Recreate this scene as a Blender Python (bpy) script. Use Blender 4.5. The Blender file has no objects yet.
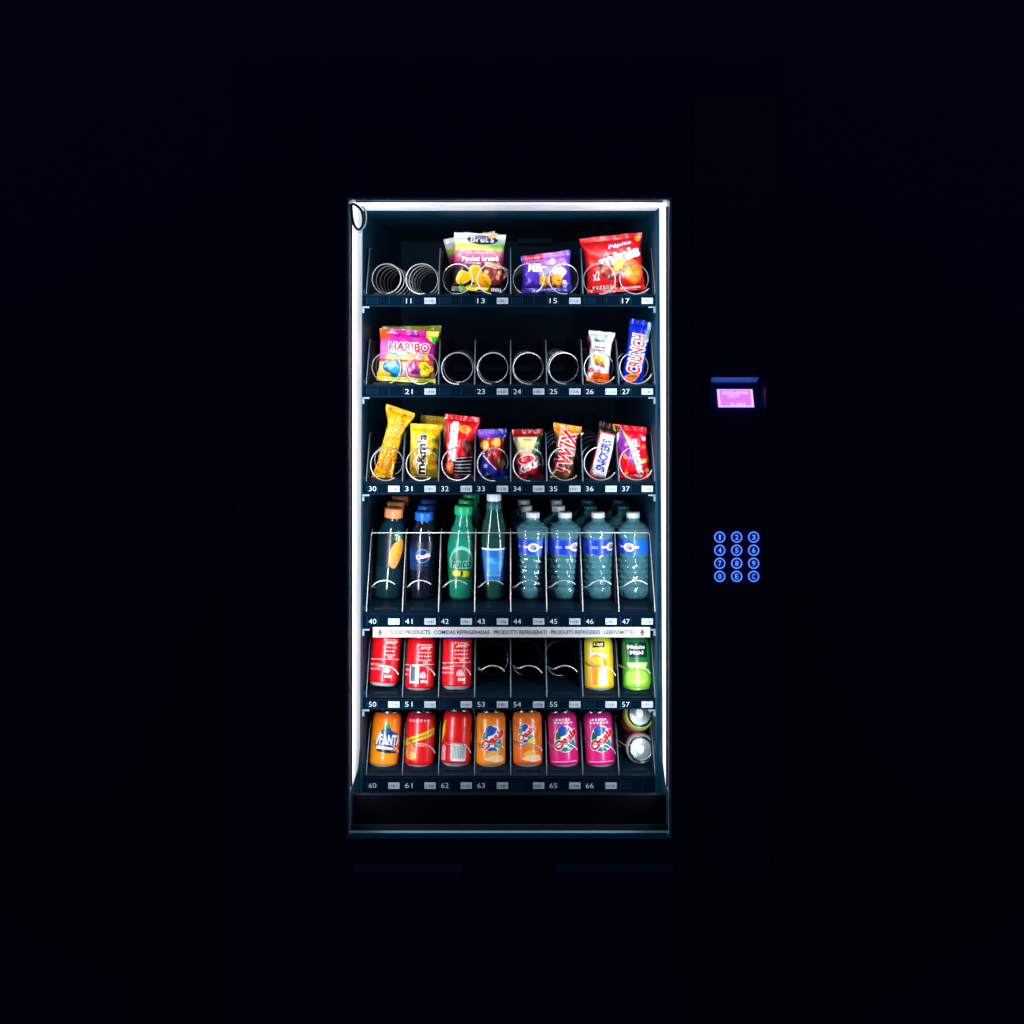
import bpy, math, random
import numpy as np
from mathutils import Vector, Matrix
from mathutils.geometry import tessellate_polygon

random.seed(4); np.random.seed(4)
scene = bpy.context.scene
COL = scene.collection
PI = math.pi
ZC = 1.35                      # eye height above the floor
def P(px, py, y):              # a point of the place seen at pixel (px,py), y metres behind the shelf fronts
    k = .001*(2+y)
    return Vector(((px-505)*k, y, ZC+(325-py)*k))
def lin(c):
    c = np.asarray(c, float)/255.
    return np.where(c <= .04045, c/12.92, ((c+.055)/1.055)**2.4)
def C(r, g, b): return tuple(lin((r, g, b)))

# ------------------------------------------------------------------ materials
def new_mat(name):
    m = bpy.data.materials.new(name); m.use_nodes = True
    nt = m.node_tree; return m, nt, nt.nodes['Principled BSDF']
def add_bump(nt, b, scale, strength, dist=.001, detail=3):
    tc = nt.nodes.new('ShaderNodeTexCoord'); n = nt.nodes.new('ShaderNodeTexNoise')
    n.inputs['Scale'].default_value = scale; n.inputs['Detail'].default_value = detail
    bp = nt.nodes.new('ShaderNodeBump'); bp.inputs['Strength'].default_value = strength; bp.inputs['Distance'].default_value = dist
    nt.links.new(tc.outputs['Object'], n.inputs['Vector']); nt.links.new(n.outputs['Fac'], bp.inputs['Height'])
    nt.links.new(bp.outputs['Normal'], b.inputs['Normal'])
    return n
def mat(name, color, rough=.5, metal=0., spec=.5, coat=0., trans=0., ior=1.45, bump=None, vary=0.):
    m, nt, b = new_mat(name)
    b.inputs['Base Color'].default_value = (*color, 1); b.inputs['Roughness'].default_value = rough
    b.inputs['Metallic'].default_value = metal; b.inputs['Specular IOR Level'].default_value = spec
    b.inputs['Coat Weight'].default_value = coat; b.inputs['Coat Roughness'].default_value = .08
    b.inputs['Transmission Weight'].default_value = trans; b.inputs['IOR'].default_value = ior
    n = None
    if bump: n = add_bump(nt, b, *bump)
    if vary:
        tc = nt.nodes.new('ShaderNodeTexCoord'); n2 = nt.nodes.new('ShaderNodeTexNoise'); n2.inputs['Scale'].default_value = 14; n2.inputs['Detail'].default_value = 5
        mr = nt.nodes.new('ShaderNodeMapRange'); mr.inputs['To Min'].default_value = max(.03, rough-vary); mr.inputs['To Max'].default_value = rough+vary
        nt.links.new(tc.outputs['Object'], n2.inputs['Vector']); nt.links.new(n2.outputs['Fac'], mr.inputs['Value']); nt.links.new(mr.outputs['Result'], b.inputs['Roughness'])
    return m
def printed(name, rough, coat, bump=None, metal=0., spec=.5):
    m = mat(name, (.5, .5, .5), rough, metal, spec, coat, bump=bump)
    nt = m.node_tree; a = nt.nodes.new('ShaderNodeAttribute'); a.attribute_name = 'paint'
    nt.links.new(a.outputs['Color'], nt.nodes['Principled BSDF'].inputs['Base Color'])
    return m
def glow(name, color, strength, base=(.02, .02, .03)):
    m = mat(name, base, .4); b = m.node_tree.nodes['Principled BSDF']
    b.inputs['Emission Color'].default_value = (*color, 1); b.inputs['Emission Strength'].default_value = strength
    return m

M = {}
M['film'] = printed('printed_film', .33, .25, (60, .7, .002, 3))
M['can'] = printed('printed_can', .34, .3)
M['label'] = printed('printed_label', .35, .2, (40, .1, .001, 2))
M['plate'] = printed('printed_plate', .45, .0)
M['alu'] = mat('brushed_aluminium', (.20, .26, .27), .25, 1., bump=(90, .25, .001, 2))
M['rim'] = mat('satin_aluminium_base', (.66, .70, .73), .42, .4)
M['wire'] = mat('zinc_plated_wire', (.43, .43, .45), .38, .75)
M['shell'] = mat('black_powder_coat', (.030, .022, .060), .6, 0, .15, bump=(220, .25, .0006, 2), vary=.1)
M['panel'] = mat('black_plastic', (.024, .020, .05), .45, 0, .25, vary=.1)
M['wall_in'] = mat('dark_blue_liner', (.001, .025, .050), .5, 0, .1, vary=.12)
M['tray'] = mat('dark_blue_tray', (.0016, .0095, .020), .5, 0, .12, vary=.1)
M['black'] = mat('matt_black_plastic', (.004, .004, .007), .6, 0, .1)
M['sill'] = mat('teal_anodised_sill', (.12, .40, .50), .4, .2)
M['edge'] = mat('dull_steel_edge', (.09, .14, .18), .4, .5)
M['strip'] = printed('label_strip_plastic', .6, .0, spec=.0)
M['white'] = mat('white_light_panel', (.42, .42, .44), .5, bump=(30, .08, .001, 2))
M['frame'] = mat('satin_metal_frame', (.30, .36, .40), .5, .3, .3)
M['chrome'] = mat('bracket_metal', (.42, .50, .58), .4, .3)
_nt = M['white'].node_tree; _n = _nt.nodes.new('ShaderNodeTexNoise'); _n.inputs['Scale'].default_value = 9; _n.inputs['Detail'].default_value = 6; _n.inputs['Roughness'].default_value = .7
_r = _nt.nodes.new('ShaderNodeValToRGB'); _r.color_ramp.elements[0].position = .33; _r.color_ramp.elements[0].color = (.42, .44, .48, 1); _r.color_ramp.elements[1].position = .62; _r.color_ramp.elements[1].color = (.64, .64, .67, 1)
_nt.links.new(_n.outputs['Fac'], _r.inputs['Fac']); _nt.links.new(_r.outputs['Color'], _nt.nodes['Principled BSDF'].inputs['Base Color'])      # scuffs on the white panels
M['cable'] = mat('black_rubber', (.006, .008, .010), .45)
M['cable2'] = mat('blue_grey_cable', (.010, .032, .050), .5)
M['wallmat'] = mat('dark_plaster', (.036, .026, .066), .9, bump=(60, .4, .002, 4))
M['floormat'] = mat('dark_concrete', (.03, .024, .05), .7, bump=(40, .3, .002, 4))
M['water'] = mat('clear_water_bottle', (.24, .76, .96), .02, 0, .9, .8, .77, 1.34, (60, .8, .003, 2))
M['greenpet'] = mat('green_drink_bottle', (.014, .33, .22), .08, 0, .5, .7, .42, 1.36)
M['darkpet'] = mat('dark_drink_bottle', (.004, .026, .040), .1, 0, .5, .5)
M['blackpet'] = mat('purple_black_drink_bottle', (.006, .008, .022), .1, 0, .5, .5)
M['glassgreen'] = mat('dark_green_glass_bottle', (.006, .050, .040), .06, 0, .6, .6)
for n, c in (('orange', C(235, 140, 90)), ('blue', C(20, 100, 205)), ('green', C(20, 165, 110)), ('white', C(196, 208, 216)), ('teal', C(25, 90, 105)), ('silver', C(200, 205, 215))):
    M['cap_'+n] = mat(n+'_cap_plastic', c, .35, bump=(8, .02, .001, 1))
M['screen'] = glow('lit_display', (1, 1, 1), 1.)
M['bezel'] = mat('blue_smoked_bezel', (.006, .014, .16), .3)
M['hood'] = glow('display_glow_hood', (.012, .10, .60), .45, (.05, .3, .8))  # emission stands in for the display's glow on the hood
M['led'] = glow('led_strip', (.92, .97, 1.), 2.5)
M['key_face'] = glow('backlit_key_face', (.0, .025, 1.), .22, (.01, .01, .03))
M['key_plate'] = glow('key_haze_plate', (0, .01, 1.), .016, (.01, .01, .03))  # faint emission imitates the blue haze that the keys cast around them
M['key_ring'] = glow('backlit_key_ring', (.16, .30, 1.), 1.1)
M['key_mark'] = glow('backlit_key_mark', (.09, .40, 1.), 1.2)
# front pane: thin clear glass
m, nt, b = new_mat('window_glass'); nt.nodes.remove(b)
tr = nt.nodes.new('ShaderNodeBsdfTransparent'); gl = nt.nodes.new('ShaderNodeBsdfGlossy'); gl.inputs['Roughness'].default_value = .02
fr = nt.nodes.new('ShaderNodeFresnel'); fr.inputs['IOR'].default_value = 1.3; mx = nt.nodes.new('ShaderNodeMixShader')
nt.links.new(fr.outputs[0], mx.inputs[0]); nt.links.new(tr.outputs[0], mx.inputs[1]); nt.links.new(gl.outputs[0], mx.inputs[2])
nt.links.new(mx.outputs[0], nt.nodes['Material Output'].inputs['Surface']); M['glass'] = m

# ------------------------------------------------------------------ mesh builder
class MB:
    def __init__(s): s.v = []; s.f = []; s.c = []; s.mi = []; s.sm = []; s.n = 0
    def add(s, V, F, col=(.5, .5, .5), mi=0, smooth=False):
        V = np.asarray(V, float).reshape(-1, 3); c = np.asarray(col, float)
        if c.ndim == 1: c = np.tile(c, (len(V), 1))
        s.v.append(V); s.c.append(c)
        for f in F: s.f.append(tuple(int(i)+s.n for i in f)); s.mi.append(mi); s.sm.append(smooth)
        s.n += len(V); return s
    def box(s, a, b, col=(.5, .5, .5), mi=0):
        (x0, y0, z0), (x1, y1, z1) = a, b
        V = [(x0, y0, z0), (x1, y0, z0), (x1, y1, z0), (x0, y1, z0), (x0, y0, z1), (x1, y0, z1), (x1, y1, z1), (x0, y1, z1)]
        return s.add(V, [(0, 3, 2, 1), (4, 5, 6, 7), (0, 1, 5, 4), (1, 2, 6, 5), (2, 3, 7, 6), (3, 0, 4, 7)], col, mi)
    def grid(s, G, cols, mi=0, closed=False, flip=False):
        nv, nu = G.shape[:2]; F = []
        for j in range(nv-1):
            for i in range(nu if closed else nu-1):
                i2 = (i+1) % nu
                q = (j*nu+i, j*nu+i2, (j+1)*nu+i2, (j+1)*nu+i)
                F.append(q[::-1] if flip else q)
        cols = np.asarray(cols, float)
        return s.add(G.reshape(-1, 3), F, cols.reshape(-1, 3) if cols.ndim == 3 else cols, mi, True)
    def lathe(s, prof, n=40, col=(.5, .5, .5), mi=0, c=(0, 0, 0), sharp=False):
        if sharp:                                     # every band its own strip, so that folded metal keeps its edges
            for p, q in zip(prof[:-1], prof[1:]): s.lathe([p, q], n, col, mi, c)
            return s
        G = np.zeros((len(prof), n, 3)); a = np.arange(n)*2*PI/n
        for j, (r, z) in enumerate(prof):
            G[j, :, 0] = c[0]+r*np.cos(a); G[j, :, 1] = c[1]+r*np.sin(a); G[j, :, 2] = c[2]+z
        return s.grid(G, col, mi, True)
    def tube(s, pts, r, n=8, col=(.5, .5, .5), mi=0, closed=False):
        pts = np.asarray(pts, float); N = len(pts)
        if closed: T = np.roll(pts, -1, 0)-np.roll(pts, 1, 0)
        else: T = np.gradient(pts, axis=0)
        T /= np.linalg.norm(T, axis=1)[:, None]+1e-12
        up = np.array([0, 0, 1.]) if abs(T[0, 2]) < .9 else np.array([1., 0, 0])
        nrm = np.cross(T[0], up); nrm /= np.linalg.norm(nrm); G = np.zeros((N, n, 3))
        a = np.arange(n)*2*PI/n
        for i in range(N):
            nrm = nrm-T[i]*np.dot(nrm, T[i]); nrm /= np.linalg.norm(nrm); bn = np.cross(T[i], nrm)
            G[i] = pts[i]+r*(np.cos(a)[:, None]*nrm+np.sin(a)[:, None]*bn)
        if closed: G = np.concatenate([G, G[:1]])
        s.grid(G, col, mi, True)
        if not closed:
            s.add(G[0], [tuple(range(n))], col, mi); s.add(G[-1], [tuple(range(n))[::-1]], col, mi)
        return s
    def build(s, name, mats, parent=None, loc=None, shift=None):
        me = bpy.data.meshes.new(name)
        V = np.concatenate(s.v) if s.v else np.zeros((0, 3))
        if shift is not None: V = V-np.array(shift)
        me.from_pydata(V.tolist(), [], s.f); me.update()
        at = me.color_attributes.new('paint', 'FLOAT_COLOR', 'POINT')
        c = np.concatenate([np.concatenate(s.c), np.ones((len(V), 1))], 1)
        at.data.foreach_set('color', c.astype(np.float32).ravel())
        me.polygons.foreach_set('material_index', s.mi); me.polygons.foreach_set('use_smooth', s.sm)
        for mm in (mats if isinstance(mats, (list, tuple)) else [mats]): me.materials.append(mm)
        o = bpy.data.objects.new(name, me); COL.objects.link(o)
        if parent is not None: o.parent = parent
        if loc is not None: o.location = loc
        return o

def tag(o, label=None, cat=None, group=None, kind=None):
    if label: o['label'] = label
    if cat: o['category'] = cat
    if group: o['group'] = group
    if kind: o['kind'] = kind
    return o
def empty(name, loc=(0, 0, 0)):
    o = bpy.data.objects.new(name, None); COL.objects.link(o); o.location = loc; o.empty_display_size = .05; return o
def copy_tree(o, parent=None):
    c = o.copy(); COL.objects.link(c)
    if parent is not None: c.parent = parent
    for ch in list(o.children): copy_tree(ch, c)
    return c

# ------------------------------------------------------------------ lettering and printed shapes
_tc = {}
def text_tris(s, bold=0., shear=0.):
    key = (s, bold, shear)
    if key not in _tc:
        cu = bpy.data.curves.new('lettering', 'FONT'); cu.body = s; cu.offset = bold; cu.shear = shear; cu.resolution_u = 3
        ob = bpy.data.objects.new('lettering', cu); COL.objects.link(ob); bpy.context.view_layer.update()
        ev = ob.evaluated_get(bpy.context.evaluated_depsgraph_get()); me = ev.to_mesh(); me.calc_loop_triangles()
        co = np.array([v.co[:2] for v in me.vertices]); t = np.array([l.vertices[:] for l in me.loop_triangles])
        _tc[key] = co[t] if len(t) else np.zeros((0, 3, 2))
        ev.to_mesh_clear(); bpy.data.objects.remove(ob); bpy.data.curves.remove(cu)
    return _tc[key]
def poly_tris(pts):
    t = tessellate_polygon([[Vector((p[0], p[1], 0)) for p in pts]])
    return np.array(pts, float)[np.array([list(x) for x in t])]
def split(T, L):
    for _ in range(12):
        e = np.linalg.norm(T-np.roll(T, -1, 1), axis=2); big = e.max(1) > L
        if not big.any(): break
        keep = T[~big]; B = T[big]; k = e[big].argmax(1); idx = np.arange(len(B))
        a, b, c = B[idx, k], B[idx, (k+1) % 3], B[idx, (k+2) % 3]; m_ = (a+b)/2
        T = np.concatenate([keep, np.stack([a, m_, c], 1), np.stack([m_, b, c], 1)])
    return T
class Sheet:
    """prints flat shapes on to a curved surface; positions as u,v fractions of w,h (metres)"""
    def __init__(s, mb, surf, w, h, eps=.0004, L=.004, mi=0): s.mb, s.surf, s.w, s.h, s.eps, s.L, s.mi, s.layer = mb, surf, w, h, eps, L, mi, 0
    def put(s, T, col):
        if not len(T): return
        T = split(T, s.L); s.layer += 1
        n = (T[:, 1, 0]-T[:, 0, 0])*(T[:, 2, 1]-T[:, 0, 1])-(T[:, 1, 1]-T[:, 0, 1])*(T[:, 2, 0]-T[:, 0, 0])
        T = np.where((n < 0)[:, None, None], T[:, ::-1], T)
        f = T.reshape(-1, 2); V = s.surf(f[:, 0], f[:, 1], s.eps*(1+.35*s.layer))
        s.mb.add(V, np.arange(len(V)).reshape(-1, 3), C(*col), s.mi, True)
    def xy(s, u, v): return np.array(((u-.5)*s.w, v*s.h))
    def text(s, t, u, v, wd, ht, col, rot=0, bold=.01, shear=0., out=None, ow=.05):
        """wd, ht: size of the written line as fractions of the sheet's width (both)"""
        B = text_tris(t, bold, shear)
        if not len(B): return
        lo, hi = B.reshape(-1, 2).min(0), B.reshape(-1, 2).max(0); sc = np.array((wd, ht))*s.w/(hi-lo); ce = (lo+hi)/2
        r = math.radians(rot); R = np.array(((math.cos(r), -math.sin(r)), (math.sin(r), math.cos(r))))
        if out: s.put(((text_tris(t, bold+ow, shear)-ce)*sc)@R.T+s.xy(u, v), out)
        s.put(((B-ce)*sc)@R.T+s.xy(u, v), col)
    def poly(s, pts, col): s.put(poly_tris([tuple(s.xy(*p)) for p in pts]), col)
    def ell(s, u, v, ru, rv, col, rot=0, n=28, wob=0., a0=0, a1=360):
        """ru, rv as fractions of the sheet's width"""
        r = math.radians(rot); pts = []
        for i in range(n+(a1-a0 < 360)):
            a = math.radians(a0+(a1-a0)*i/n); q = 1+wob*math.sin(3*a+u*17)+wob*.6*math.sin(5*a+v*31)
            x, y = ru*s.w*math.cos(a)*q, rv*s.w*math.sin(a)*q
            pts.append((x*math.cos(r)-y*math.sin(r)+s.xy(u, v)[0], x*math.sin(r)+y*math.cos(r)+s.xy(u, v)[1]))
        s.put(poly_tris(pts), col)
    def line(s, a, b, wd, col):
        a, b = s.xy(*a), s.xy(*b); d = b-a; n = np.array((-d[1], d[0]))/np.linalg.norm(d)*wd*s.w/2
        s.put(poly_tris([tuple(a-n), tuple(b-n), tuple(b+n), tuple(a+n)]), col)
    def scribble(s, u, v, wd, ht, col, n=6):          # unreadable small print
        for i in range(n):
            x = u-wd/2+wd*i/n
            s.poly([(x, v-ht/2), (x+wd/n*random.uniform(.5, .85), v-ht/2), (x+wd/n*.7, v+ht/2*random.uniform(.4, 1)), (x, v+ht/2)], col)

def mixc(a, b, t): t = np.clip(t, 0, 1)[..., None]; return np.asarray(a)*(1-t)+np.asarray(b)*t
def sstep(a, b, x): t = np.clip((x-a)/(b-a), 0, 1); return t*t*(3-2*t)
def flat(col): return lambda u, v: np.tile(lin(col), u.shape+(1,))
def ramp(*stops):                                     # colour along the pack's height
    vs = [p[0] for p in stops]; cs = np.array([lin(p[1]) for p in stops])
    return lambda u, v: np.stack([np.interp(v, vs, cs[:, k]) for k in range(3)], -1)

# ------------------------------------------------------------------ packs of film
def make_bag(name, label, cat, group, b, t, wpx, y, paint, prints=None, bulge=.035, seal=.010, top_w=1.04, bot_w=1.04, tilt=0., lean=4, seed=1, crinkle=1.):
    Bp, Tp = P(*b, y), P(*t, y); d = Tp-Bp; h = d.length; w = wpx*.001*(2+y); sl = seal/h
    roll = math.atan2(d.x, d.z)
    def surf(s, tt, eps=0., side=-1):
        a = np.clip(s/(w/2), -1, 1); v = tt/h
        pt = np.clip(1-np.clip(np.abs(v-.5)*2/(1-2*sl), 0, 1)**3.2, 0, 1)**.6; ps = np.clip(1-np.abs(a)**2.6, 0, 1)**.5
        wf = 1+(top_w-1)*sstep(.72, .97, v)+(bot_w-1)*sstep(.25, .03, v)-.02*np.sin(PI*v)
        cr = 1.5*crinkle*(.0022*np.sin(a*7.3+seed*1.7)*np.exp(-(1-v)/.16)+.0020*np.sin(a*6.1+seed*2.9)*np.exp(-v/.16)
             + .0011*np.sin(a*3.1+v*7+seed)*np.sin(v*9-a*2+seed*.7)+.0006*np.abs(np.sin(a*5.3-v*11+seed*2.1))*np.sin(v*6+a*4+seed)+.0007*np.sin(a*11+v*5+seed*3)*np.sin(v*17+seed))
        cr = cr+crinkle*.004*a*sstep(.75, 1, v)*math.sin(seed*1.3)
        x = s*wf; z = tt+tilt*s*v
        yy = side*bulge/2*pt*ps+cr+side*eps
        return np.stack([x, yy, z], -1)
    NU, NV = 61, 71
    def part(v0, v1, n):
        mb = MB(); u = np.linspace(0, 1, NU); v = np.linspace(v0, v1, n); U, V = np.meshgrid(u, v); S, T_ = (U-.5)*w, V*h
        col = paint(U, V)
        F = surf(S, T_, .0002); Bk = surf(S, T_, .0002, 1)
        for vv, row in ((v0, 0), (v1, -1)):
            if vv in (0., 1.):
                zz = .0009*(-1)**np.arange(NU); F[row, :, 2] += zz; Bk[row, :, 2] += zz
        mb.grid(F, col); mb.grid(Bk, col, flip=True); return mb
    body = part(sl, 1-sl, NV)
    if prints: prints(Sheet(body, surf, w, h))
    o = body.build(name, M['film']); tag(o, label, cat, group)
    for r in ((0., sl), (1-sl, 1.)): part(*r, 5).build('seal', M['film'], o)
    o.location = Bp; o.rotation_euler = (math.radians(-lean), roll, 0)
    return o

# ------------------------------------------------------------------ drink cans
CAN_R, CAN_H = .0302, .1080
CPROF = [(.0245, .0015), (.0258, .0015), (.0308, .0065), (.0326, .0090), (.0331, .0120), (.0331, .0985), (.0326, .1015), (.0311, .1065), (.0293, .1100), (.0280, .1115)]
CS = CAN_H/.1152; CPROF = [(r_*CAN_R/.0331, z_*CS) for r_, z_ in CPROF]
def make_can(label, group, b, tx, paint, prints=None, yc=.064, lean=17, spin=0., cat='drink can'):
    root = empty('drink_can'); tag(root, label, cat, group)
    prof = []
    for (r0, z0), (r1, z1) in zip(CPROF[2:-1], CPROF[3:]):
        k = 14 if z1-z0 > .05 else 3
        prof += [(r0+(r1-r0)*i/k, z0+(z1-z0)*i/k) for i in range(k)]
    prof.append(CPROF[-1]); kr_ = CAN_R/.0331; z0, z1 = prof[0][1], prof[-1][1]; zz = np.array([p[1] for p in prof]); rr = np.array([p[0] for p in prof])
    N = 96; G = np.zeros((len(prof), N, 3)); a = np.arange(N)*2*PI/N
    for j in range(len(prof)): G[j, :, 0] = rr[j]*np.sin(a); G[j, :, 1] = -rr[j]*np.cos(a); G[j, :, 2] = zz[j]
    ang = ((a-spin+PI) % (2*PI))-PI
    U, V = np.meshgrid(.5+ang/PI, (zz-z0)/(z1-z0))
    mb = MB(); mb.grid(G, paint(U, V), 0, True)
    w, h = PI*CAN_R, z1-z0
    def surf(s, t, eps=0.):
        z = z0+t; r = np.interp(z, zz, rr)+eps*.5; an = s/CAN_R+spin
        return np.stack([r*np.sin(an), -r*np.cos(an), z], -1)
    if prints: prints(Sheet(mb, surf, w, h, .0003, .003))
    mb.build('body', M['can'], root)
    ld = MB(); ld.lathe([(a_*kr_, b_*CS) for a_, b_ in ((.0280, .1115), (.0284, .1128), (.0282, .1148), (.0272, .1152), (.0262, .1146), (.0256, .1110), (.0236, .1095), (.0225, .1108), (0.0001, .1110))], 48, sharp=True)
    q = [(-.0006+.0072*math.cos(i*PI/9)*(1 if 1 else 0), .002+.0105*math.sin(i*PI/9)) for i in range(18)]
    lid = ld.build('lid', M['alu'], root)
    tb = MB(); n = len(q); top = [(x, y_, .1132*CS) for x, y_ in q]; bt = [(x, y_, .1122*CS) for x, y_ in q]
    tb.add(top+bt, [tuple(range(n))]+[(i, i+n, (i+1) % n+n, (i+1) % n) for i in range(n)])
    tb.build('pull_tab', M['rim'], lid)
    bs = MB(); bs.lathe([(a_*kr_, b_*CS) for a_, b_ in ((.0001, .0095), (.018, .0075), (.0225, .002), (.0240, .0), (.0252, .0), (.0266, .002), (.0308, .0065))], 48, sharp=True)
    bs.build('base', M['rim'], root)
    Bp = P(b[0], b[1]+1.2, yc-.020); Bp.y = yc; Bp.z -= .0035
    root.location = Bp
    x_top = (tx-505)*.001*(2+yc+CAN_H*math.sin(math.radians(lean)))
    root.rotation_euler = (math.radians(-lean), math.atan2(x_top-Bp.x, CAN_H*math.cos(math.radians(lean))), 0)
    return root

# ------------------------------------------------------------------ bottles
def smooth_prof(pts, k=6):
    pts = np.array(pts, float); out = []
    n = len(pts)
    for i in range(n-1):
        p0, p1, p2, p3 = pts[max(i-1, 0)], pts[i], pts[i+1], pts[min(i+2, n-1)]
        for j in range(k):
            t = j/k
            q = .5*((2*p1)+(-p0+p2)*t+(2*p0-5*p1+4*p2-p3)*t*t+(-p0+3*p1-3*p2+p3)*t**3)
            out.append((max(q[0], .0002), q[1]))
    out.append(tuple(pts[-1])); return out
def make_bottle(label, group, prof, matname, capmat, cap_r, cap_z0, cap_z1, lab=None, labpaint=None, prints=None, spin=0., ring=None, fill=False):
    root = empty('drink_bottle'); tag(root, label, 'bottle', group)
    mb = MB()
    if matname == 'water':                            # ribs broken by facets, petal base
        n = 80; a = np.arange(n)*2*PI/n; G = np.zeros((len(prof), n, 3))
        for j, (r, z) in enumerate(prof):
            q = 1-.05*(np.cos(5*a+.4) > .75)*(z < .022)+.022*np.sin(9*a+z*270)*(.02 < z < .094)+.006*np.sin(7*a)*(.134 < z < .155)
            G[j] = np.stack([r*q*np.cos(a), r*q*np.sin(a), np.full(n, z)], -1)
        mb.grid(G, (.5, .5, .5), 0, True)
    else: mb.lathe(prof, 64)
    mb.build('body', M[matname], root)
    c = MB(); n = 60; G = []
    for z, r in ((cap_z0, cap_r*.93), (cap_z0+.0005, cap_r), (cap_z1-.0015, cap_r), (cap_z1, cap_r*.93), (cap_z1, .0003)):
        rib = np.where(np.arange(n) % 2 == 0, 1., .965) if r > cap_r*.97 else np.ones(n)
        a = np.arange(n)*2*PI/n; G.append(np.stack([r*rib*np.cos(a), r*rib*np.sin(a), np.full(n, z)], -1))
    c.grid(np.array(G), (.5, .5, .5), 0, True); cp = c.build('cap', M[capmat], root)
    if ring:
        r_ = MB(); r_.lathe([(ring[0]*.96, ring[1]), (ring[0], ring[1]+.001), (ring[0]*.97, ring[2]-.001), (ring[0]*.9, ring[2])], 40); r_.build('neck_band', M[ring[3]], root)
    if lab:
        z0, z1 = lab; pz = np.array([p[1] for p in prof]); pr = np.array([p[0] for p in prof])
        N = 96; zz = np.linspace(z0, z1, 24); a = np.arange(N)*2*PI/N
        R = np.interp(zz, pz, pr)+.0006
        G = np.stack([R[:, None]*np.sin(a), -R[:, None]*np.cos(a), np.repeat(zz[:, None], N, 1)], -1)
        ang = ((a-spin+PI) % (2*PI))-PI; U, V = np.meshgrid(.5+ang/PI, (zz-z0)/(z1-z0))
        l = MB(); l.grid(G, labpaint(U, V), 0, True); Rm = float(R.mean())
        def surf(s, t, eps=0.):
            z = z0+t; r = np.interp(z, pz, pr)+.0006+eps*.5; an = s/Rm+spin
            return np.stack([r*np.sin(an), -r*np.cos(an), z], -1)
        if prints: prints(Sheet(l, surf, PI*Rm, z1-z0, .0003, .003))
        l.build('label', M['label'], root)
    return root
def stand(root, x, y, z, tx=0., lean=0.): root.location = (x, y, z); root.rotation_euler = (math.radians(-lean), tx, 0)

# ================================================================== THE MACHINE
YF = -.1714                                            # front plane of the door
ROOT = Vector((.009, .30, 0.))
machine = empty('vending_machine', ROOT)
tag(machine, 'tall black snack and drink vending machine with a brightly lit glazed front', 'vending machine')
def part(mb, name, m, parent=None, loc=None): return mb.build(name, m, parent or machine, loc, ROOT)
def mesh_only(mb, m):                                  # shared mesh for repeated sub-parts, own origin
    o = mb.build('pattern', m); me = o.data; bpy.data.objects.remove(o); return me
def inst(me, name, parent, loc):
    o = bpy.data.objects.new(name, me); COL.objects.link(o); o.parent = parent; o.location = Vector(loc)-ROOT; return o

XL, XR = -.2850, .3005                                  # inner faces of the lit opening
ZT = P(0, 200, YF).z; ZB = P(0, 834, YF).z
X0, X1, ZTOP = P(235, 0, YF).x, P(786, 0, YF).x, 1.832
YB = .75
ZLP = P(0, 795.5, YF).z                                # lower edge of the lit sides
s = MB()
s.box((X0, YF, .06), (XL-.004, YF+.022, ZTOP)); s.box((XR+.004, YF, .06), (X1, YF+.022, ZTOP))
s.box((XL-.004, YF, ZT+.004), (XR+.004, YF+.022, ZTOP)); s.box((XL-.004, YF, .06), (XR+.004, YF+.022, ZB-.004))
s.box((X0, YF+.022, .06), (X0+.02, YB+.05, ZTOP)); s.box((X1-.02, YF+.022, .06), (X1, YB+.05, ZTOP))
s.box((X0+.02, YF+.022, ZTOP-.02), (X1-.02, YB+.05, ZTOP)); s.box((X0+.02, YB+.03, .06), (X1-.02, YB+.05, ZTOP-.02))
s.box((X0+.02, YF+.022, .06), (X1-.02, YB+.03, .08))
part(s, 'cabinet_shell', M['shell'])
for fx in (X0+.07, X1-.07):
    for fy in (YF+.09, YB-.04):
        f = MB(); f.lathe([(.0005, 0), (.026, 0), (.026, .012), (.012, .016), (.012, .06), (.0005, .06)], 20, c=(fx, fy, 0)); part(f, 'levelling_foot', M['panel'])
# dark liner of the cold compartment
s = MB(); t_ = .012
s.box((XL-t_, 0, ZLP-.10), (XL, YB, ZT+.02)); s.box((XR, 0, ZLP-.10), (XR+t_, YB, ZT+.02))
s.box((XL, 0, ZT), (XR, YB, ZT+.02)); s.box((XL, YB-.012, ZLP-.10), (XR, YB, ZT))
s.box((XL, 0.001, ZLP-.10), (XR, YB-.012, ZLP-.085))
for i in range(7): s.box((XL+.06+i*.07, YB-.016, ZT-.16), (XL+.075+i*.07, YB-.012, ZT-.05))
s.box((.035, YB-.10, ZT-.012), (.125, YB-.05, ZT))       # evaporator cover on the ceiling
liner = part(s, 'inner_liner', M['wall_in'])
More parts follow.
